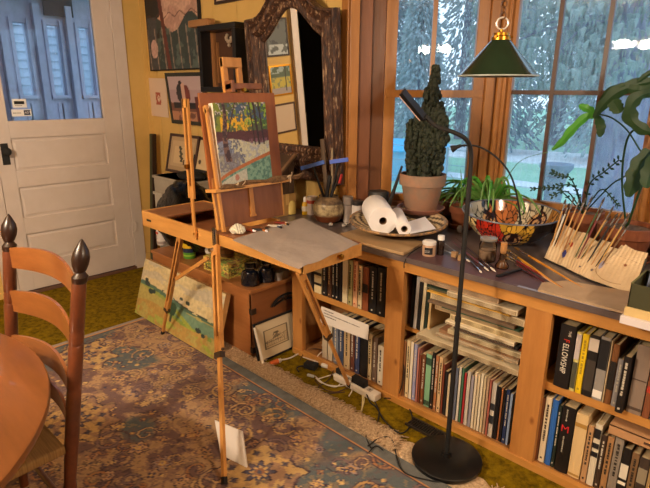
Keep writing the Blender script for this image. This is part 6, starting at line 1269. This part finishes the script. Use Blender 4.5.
# brush holder: ribbed canvas roll standing open, full of brushes --------
hm = mat('holder_canvas', 'dcc3a0', .85, c2='cbae88', nscale=10, bump=.3, bscale=120)
hb = T('brush_roll', 'tan canvas brush roll with paint stains, standing propped open on the counter', 'brush roll', (-.62, 2.2, CT+.003))
zb0 = CT+.004
bl_, br_ = PZ(544, 258, zb0), PZ(630, 293.5, zb0)          # bottom edge
NB = 26
def hpt(u, v, dep=0, bulge=.012):
    p = bl_.lerp(br_, u); wave = .018*math.sin(u*math.pi*1.0); tl = V((-.02, .10, .0)); rib = .0035*abs(math.sin(u*NB*math.pi/1.0))
    z = zb0+.108*v*(1-.10*u); y = p.y-wave*(1-v)*1.2+.075*v+dep-rib; return V((p.x+.012*(1-v)*math.sin(u*7)+.01*v, y, z))
def sheet(v1, dep, nm, m, u0=0, u1=1, th=.003, topfn=None):
    nu, nv = 150, 14; b = MB(); vs = []
    for s_ in (0, 1):
        for j in range(nv+1):
            for i in range(nu+1): u = u0+(u1-u0)*i/nu; vs.append(hpt(u, (topfn(u) if topfn else v1)*j/nv, dep+s_*th))
    K2 = (nu+1)*(nv+1); fs = [(j*(nu+1)+i, j*(nu+1)+i+1, (j+1)*(nu+1)+i+1, (j+1)*(nu+1)+i) for j in range(nv) for i in range(nu)]
    ring = list(range(nu+1))+[(j+1)*(nu+1)-1 for j in range(1, nv+1)]+[nv*(nu+1)+i for i in range(nu-1, -1, -1)]+[j*(nu+1) for j in range(nv-1, 0, -1)]
    b.add(vs, fs+[tuple(K2+q for q in f[::-1]) for f in fs]+[(ring[k], ring[(k+1) % len(ring)], K2+ring[(k+1) % len(ring)], K2+ring[k]) for k in range(len(ring))]); return B(b, nm, m, hb, smooth=True)
sheet(1.0, 0, 'front_pockets', hm); sheet(1.2, .010, 'back_panel', hm, topfn=lambda u: 1.30-.12*(.36 < u < .50)-.16*(.62 < u < .72)+.06*(u > .75)+.03*math.sin(u*20))
b = MB(); b.tube([hpt(i/30, 0, -.002)-V((0, .002, .000)) for i in range(31)], .0035, n=6); B(b, 'dark_binding', cm('2a241e'), hb)
b = MB(); b.tube([hpt(1, i/10, .004)+V((.003, 0, 0)) for i in range(13)], .004, n=6); B(b, 'edge_binding', cm('2a241e'), hb)
for (u, v, rx_, rz_, c_) in ((.045, .75, .010, .014, 'd09a20'), (.20, .42, .010, .020, '3a3f8a'), (.235, .80, .010, .014, 'b5442c'), (.66, .55, .009, .02, '9a98b4'), (.45, .25, .004, .004, '3a3450'), (.86, .8, .006, .006, '8a5030'), (.60, .3, .005, .006, '7a6a70')):
    b = MB(); p = hpt(u, v, -.0015); up_ = (hpt(u, v+.1, -.0015)-hpt(u, v-.1, -.0015)).normalized(); sx2 = (hpt(min(1, u+.02), v)-hpt(u-.02, v)).normalized(); nn2 = sx2.cross(up_).normalized(); 
    n = 12; ff = [p+nn2*.0012+sx2*rx_*math.cos(6.283*i/n)*(1+.3*math.sin(i*2.3))+up_*rz_*math.sin(6.283*i/n)*(1+.2*math.sin(i*3.1)) for i in range(n)]; b.extr(ff, nn2*.0005); B(b, 'paint_stain', cm(c_, .7), hb)
# pocket flap with rubbed oval seam at right
b = MB(); b.tube([hpt(.80+.17*math.cos(a), .42+.28*math.sin(a), -.001) for a in [2.0+i*.22 for i in range(16)]], .0012, n=4); B(b, 'seam', cm('a9825e'), hb)
# brushes
r6 = random.Random(17)
def brush(p, q, hl, col, lab, R=.0034, ferr='c8ccd2', hair='3a2a1c', fl_=.13, hr_=.10, grp='brushes in the canvas roll'):
    p, q = V(p), V(q); d = (q-p); L = d.length; d = d.normalized(); t = T('paintbrush', lab, 'paintbrush', p, grp)
    a = p+d*L*(1-fl_-hr_); c_ = p+d*L*(1-hr_); n = 8
    b = MB(); b.tube([p, p+(a-p)*.3, p+(a-p)*.8, a], [R*.45, R*.7, R*1.15, R*.9], n=8); hn_ = B(b, 'handle', mat('brush_'+col, col, .35, nscale=0), t, smooth=True)
    B(MB().cyl(a-d*.002, c_, R*.95, R*1.15, n=8), 'ferrule', M['steel'] if ferr == 'c8ccd2' else cm(ferr, .3, metal=.6), t, smooth=True)
    B(MB().tube([c_, c_+(q-c_)*.5, q], [R*1.1, R*1.4, R*.3], n=8), 'bristles', cm(hair, .9), t, smooth=True)
    return t
tops = [(566, 199, 'b98a50', .02), (574.5, 197, 'b07a40', .075), (581, 196, 'c2935a', .12), (586, 197, 'a06c38', .17), (592.5, 196, 'c49a60', .21), (605, 197, '3f5a38', .33), (603, 208, '6a2a2a', .37), (614, 206, 'b48a50', .42), (611, 216, '2a4a38', .40), (618, 213, '1c1c20', .50), (623, 212, 'a8763c', .56), (630, 213, 'c09858', .63), (626.5, 221, '20242a', .61), (629, 225, '6a4a2a', .66), (571, 207, '14161a', .05), (569.5, 203, 'e0dcd4', .035)]
tnm = ['tan brush', 'honey brown brush', 'pale wood brush', 'brown brush', 'light wood brush', 'green brush', 'dark red brush', 'ochre wood brush', 'dark green brush', 'black brush', 'mid brown brush', 'straw coloured brush', 'black brush', 'dark brown brush', 'black brush', 'white brush']
for i, ((px, py, c_, u), n_) in enumerate(zip(tops, tnm)):
    base = hpt(u, .35, .0065); q = PY(px, py, base.y+.075); k = hpt(u, 1.0, .0065)
    brush(base, q, .5, c_, '%s in the canvas roll, %s from its left end' % (n_, ORD[sorted(range(len(tops)), key=lambda j: tops[j][3]).index(i)]), R=.0032 if i % 3 else .004)
# loose brushes and pencils lying on the counter
zc = CT+.006
loose = [((506, 249), (566, 291), 'c88a24', 'yellow ochre brush lying diagonally, uppermost of the loose bunch', .026, .0048), ((514, 247), (588, 291), 'd08a2c', 'long orange brush lying beside the canvas roll', .020, .005), ((503, 253), (572, 293), '7a1f24', 'long dark red brush in the loose bunch', .012, .0045), ((512, 254), (560, 288), 'c99a78', 'pale pink wooden brush in the loose bunch', .017, .005), ((506, 257), (556, 290), '5a1c20', 'maroon brush lowest in the loose bunch', .006, .004)]
for (a, c_, col, lb, dz_, R_) in loose: brush(PZ(c_[0], c_[1], zc), PZ(a[0], a[1], zc+dz_), .5, col, lb, R=R_, hair='8a6a3a', grp='loose brushes in front of the canvas roll')
metal = [((440, 248), (462, 258), 'a8b0bc', 'silver brush lying left of the lamp pole, lower one', .005), ((444, 243), (470, 262), '8d96a4', 'grey blue brush lying behind the wooden cubes', .010), ((452, 241), (489, 271), '6a3038', 'dark red handled brush with bright tip right of the lamp pole', .006), ((456, 238), (496, 272), '3a2428', 'dark brown brush with bright tip, longest right of the lamp pole', .011), ((462, 252), (482, 273), '2c3038', 'short slate brush ending near the counter edge', .004)]
for (a, c_, col, lb, dz_) in metal: brush(PZ(a[0], a[1], CT+.004+dz_), PZ(c_[0], c_[1], CT+.004+dz_*.6), .5, col, lb, R=.0034, hair='d8cfc4', grp='brushes lying near the lamp pole')
# black handled knife
a, c_ = PZ(497, 276, CT+.008), PZ(521, 269, CT+.008); t = T('palette_knife', 'black handled knife with shiny blade at the counter edge', 'knife', a)
B(MB().bar(a, c_, .016, .010, (0, 1, 0)), 'handle', M['black'], t, bev=.003); e = PZ(536, 276, CT+.006); B(MB().bar(c_, e, .010, .0015, (0, 1, 0)), 'blade', M['steel'], t)
# newsprint mats at right, box stack
B(MB().prism([(-.70, 1.886), (-.35, 1.886), (-.36, 2.13), (-.66, 2.06), (-.72, 1.97)], Z1-.0005, Z1+.008), 'paper_pile', mat('mat_paper', 'b59a7c', .8, c2='9f8468', nscale=8), None, 'tan paper pile under the canvas brush roll at the counter edge', 'paper')
B(MB().prism([(-.78, 1.884), (-.45, 1.884), (-.45, 1.90), (-.78, 1.90)], CT+.0003, CT+.0012), 'masking_strip', cm('8f93ab', .4), None, 'bluish strip of tape along the front edge of the counter', 'tape')
b0x = -.395
B(box(b0x, -.10, 1.80, 2.02, CT, CT+.025), 'paper_pad', cm('d5cdd0', .7), None, 'white pad at the bottom of the box stack, right edge of the counter', 'pad', bev=.001)
B(box(b0x+.005, -.10, 1.815, 2.02, CT+.0255, CT+.055), 'cream_box', cm('cdb27a', .7), None, 'cream box between the white pad and the olive box', 'box', bev=.001)
ob = B(MB().box(b0x+.01, -.11, 1.82, 1.823, CT+.0555, CT+.135).box(b0x+.01, b0x+.013, 1.82, 2.0, CT+.0555, CT+.135).box(b0x+.01, -.11, 1.997, 2.0, CT+.0555, CT+.135).box(b0x+.01, -.11, 1.823, 1.997, CT+.0555, CT+.058), 'olive_box', cm('3b3b22', .6), None, 'dark olive open box on top of the stack at the right edge of the counter', 'box')
B(box(b0x+.0095, b0x+.0145, 1.8195, 2.0, CT+.135, CT+.138), 'rim', cm('6a6a3c'), ob)
t = T('blue_folder', 'grey blue folder standing in the olive box', 'folder', (-.3, 1.93, CT+.06)); B(MB().hexa([(-.36, 1.90, CT+.06), (-.2, 1.90, CT+.06), (-.2, 1.915, CT+.06), (-.36, 1.915, CT+.06), (-.36, 1.97, CT+.25), (-.2, 1.97, CT+.25), (-.2, 1.985, CT+.25), (-.36, 1.985, CT+.25)]), 'cover', cm('55607a', .5), t); B(MB().hexa([(-.345, 1.889, CT+.07), (-.2, 1.889, CT+.07), (-.2, 1.898, CT+.07), (-.345, 1.898, CT+.07), (-.345, 1.955, CT+.23), (-.2, 1.955, CT+.23), (-.2, 1.964, CT+.23), (-.345, 1.964, CT+.23)]), 'sheets', cm('cfc8c0'), t)
# ================================================================== CORDS, POWER STRIP, FLOOR VENT
wcm, bcm = cm('d6ccc0', .5), M['matblack']
ps = T('power_strip', 'white power strip lying along the base of the bookcase', 'power strip', (-1.58, 1.86, 0))
A, D = PZ(342, 366, .02), PZ(383, 396, .02); A.y = min(A.y, 1.87); D.y = min(D.y, 1.865); A = V((-1.70, 1.862, .020)); D = V((-1.405, 1.85, .020))
B(MB().bar(A, D, .052, .036, (0, 1, 0)), 'body', cm('d9cdbf', .4), ps, bev=.006)
dd = (D-A).normalized()
for k in range(5): p = A+dd*(.04+k*.05)+V((0, 0, .0185)); B(MB().obox(p, dd*.013, V((0, .013, 0)), V((0, 0, .0008))), 'socket', cm('a59a8e', .5), ps); B(MB().obox(p+V((0, 0, .001)), dd*.002, V((0, .006, 0)), V((0, 0, .0006))), 'slot', M['ink'], ps.children[-1])
p = A+dd*.17+V((0, 0, .038)); o = B(MB().obox(p, dd*.045, V((0, .018, 0)), V((0, 0, .018))), 'power_adapter', bcm, None, 'black plug adapter sitting on the power strip', 'adapter', bev=.004)
p = A+dd*.02+V((0, 0, .034)); o = B(MB().obox(p, dd*.016, V((0, .012, 0)), V((0, 0, .014))), 'plug', bcm, None, 'small black plug at the left end of the power strip', 'plug', bev=.003)
def cord(pts, r, m, lab, z=.006, lift=None, nm='extension_cable'):
    P_ = [PZ(a, b_, (c_[0] if c_ else z)) for a, b_, *c_ in pts]; return B(MB().tube(P_, r, n=8, smoothn=8), nm, m, None, lab, 'cord', smooth=True)
o = cord([(330, 342, .05), (316, 348, .02), (302, 352), (290, 358), (281, 360)], .0042, wcm, 'thick white extension cord running left along the carpet to an orange plug', z=.01)
e = PZ(281, 360, .012); e2 = PZ(270, 364, .012); t = T('extension_plug', 'orange socket end of the white extension cord near the framed sketch', 'plug', e2); B(MB().cyl(e, e.lerp(e2, .3), .010, .014, n=14), 'sleeve', wcm, t, smooth=True); B(MB().cyl(e.lerp(e2, .3), e2, .016, .013, n=14), 'socket', cm('c05a24', .5), t, smooth=True)
cord([(312, 366), (322, 352, .05), (340, 356, .08), (350, 360, .04)], .003, wcm, 'white cord arching over the black adapter')
cord([(318, 379), (334, 374), (345, 369), (338, 386), (322, 383), (316, 378)], .003, wcm, 'white cord looping in a flat coil on the carpet')
cord([(315, 376), (325, 384), (338, 386), (350, 384)], .0026, wcm, 'white cord lying parallel in front of the coil', z=.012)
cord([(346, 366, .03), (351, 354, .10), (359, 356, .10), (361, 372, .04)], .0026, wcm, 'white cord looping up above the power strip')
cord([(356, 380, .03), (362, 394), (362, 408), (361, 411), (364, 400), (362, 388)], .003, cm('d6c690', .5), 'cream cord hanging in a narrow loop in front of the power strip')
cord([(299, 372), (297, 368), (302, 366), (309, 368)], .0035, bcm, 'short black cord at the left of the black adapter')
cord([(315, 380), (324, 389), (336, 392), (347, 388)], .003, cm('4a2c1a'), 'brown cord curving in front of the white coil')
a_ = PZ(311, 366, .02); B(MB().obox(a_+V((0, 0, .004)), V((.036, .01, 0)), V((-.006, .022, 0)), V((0, 0, .016))), 'power_adapter', bcm, None, 'black power adapter lying on the carpet left of the power strip', 'adapter', bev=.005)
b_ = PZ(322, 365, .02); B(MB().cyl(b_, b_+V((.035, .012, 0)), .013, n=12), 'plug', cm('d6ccc0', .5), None, 'white plug joined to the black adapter on the carpet', 'plug', smooth=True)
b_ = PZ(310, 376, .012); B(MB().bar(b_-V((.02, 0, 0)), b_+V((.02, .01, 0)), .014, .012), 'cord_switch', cm('b9b6b0', .5), None, 'grey inline switch on a cord in front of the black adapter', 'switch', bev=.003)
cord([(366, 392, .03), (370, 402), (377, 408), (384, 420), (399, 433, .02), (409, 428), (412, 416), (405, 404), (385, 397)], .0034, bcm, 'black cord winding from the power strip over the carpet to the lamp')
cord([(384, 398), (396, 397, .03), (402, 385, .10), (404, 366, .2), (401, 330, .36), (402, 300, .55), (404, 276, .66)], .0028, bcm, 'thin black cord running up the front of the bookcase')
ua = [PY(404, 268, 1.868), PY(404.5, 262, 1.872), PZ(410, 254, .784), PZ(420, 247, .781)]; B(MB().tube(ua, .0024, smoothn=6), 'thin_wire', bcm, None, 'thin black wire lying over the counter edge beside the tan jar', 'wire')
cord([(368, 446, .02), (380, 438, .02), (392, 440, .02), (402, 470, .018), (428, 480, .018), (445, 482, .012)], .003, bcm, 'black cord crossing the rug fringe to the lamp base')
cord([(300, 360), (307, 350, .03), (322, 350, .05), (334, 362, .02), (330, 378), (318, 388), (327, 393), (345, 392)], .0028, cm('3a2418'), 'dark brown cord looping round the white coil')
cord([(303, 357), (318, 362), (330, 366), (344, 378), (352, 388), (349, 396)], .0028, wcm, 'white cord running past the black adapter under the easel leg', z=.018)
cord([(373, 398), (379, 412), (376, 424), (366, 434), (371, 448, .02)], .003, bcm, 'black cord curling from the power strip onto the rug fringe')
cord([(383, 450, .02), (376, 446, .02), (369, 452, .02)], .003, bcm, 'short black cord end hooked over the rug border')
q1, q2 = PZ(412, 423, .006), PZ(440, 437, .006); fv = T('floor_vent', 'dark floor register between the bookcase base and the rug', 'vent', (q1+q2)/2); y0 = (q1.y+q2.y)/2-.03
b = MB().box(q1.x-.02, q2.x+.02, y0, y0+.008, 0.001, .012).box(q1.x-.02, q2.x+.02, y0+.062, y0+.07, .001, .012); B(b, 'frame', cm('2a211a', .5), fv); B(box(q1.x-.02, q2.x+.02, y0+.008, y0+.062, .0005, .003), 'duct', M['ink'], fv)
b = MB()
x = q1.x-.015
while x < q2.x+.015: b.box(x, x+.004, y0+.006, y0+.064, .003, .010); x += .012
B(b, 'grille', cm('2a211a', .5), fv)
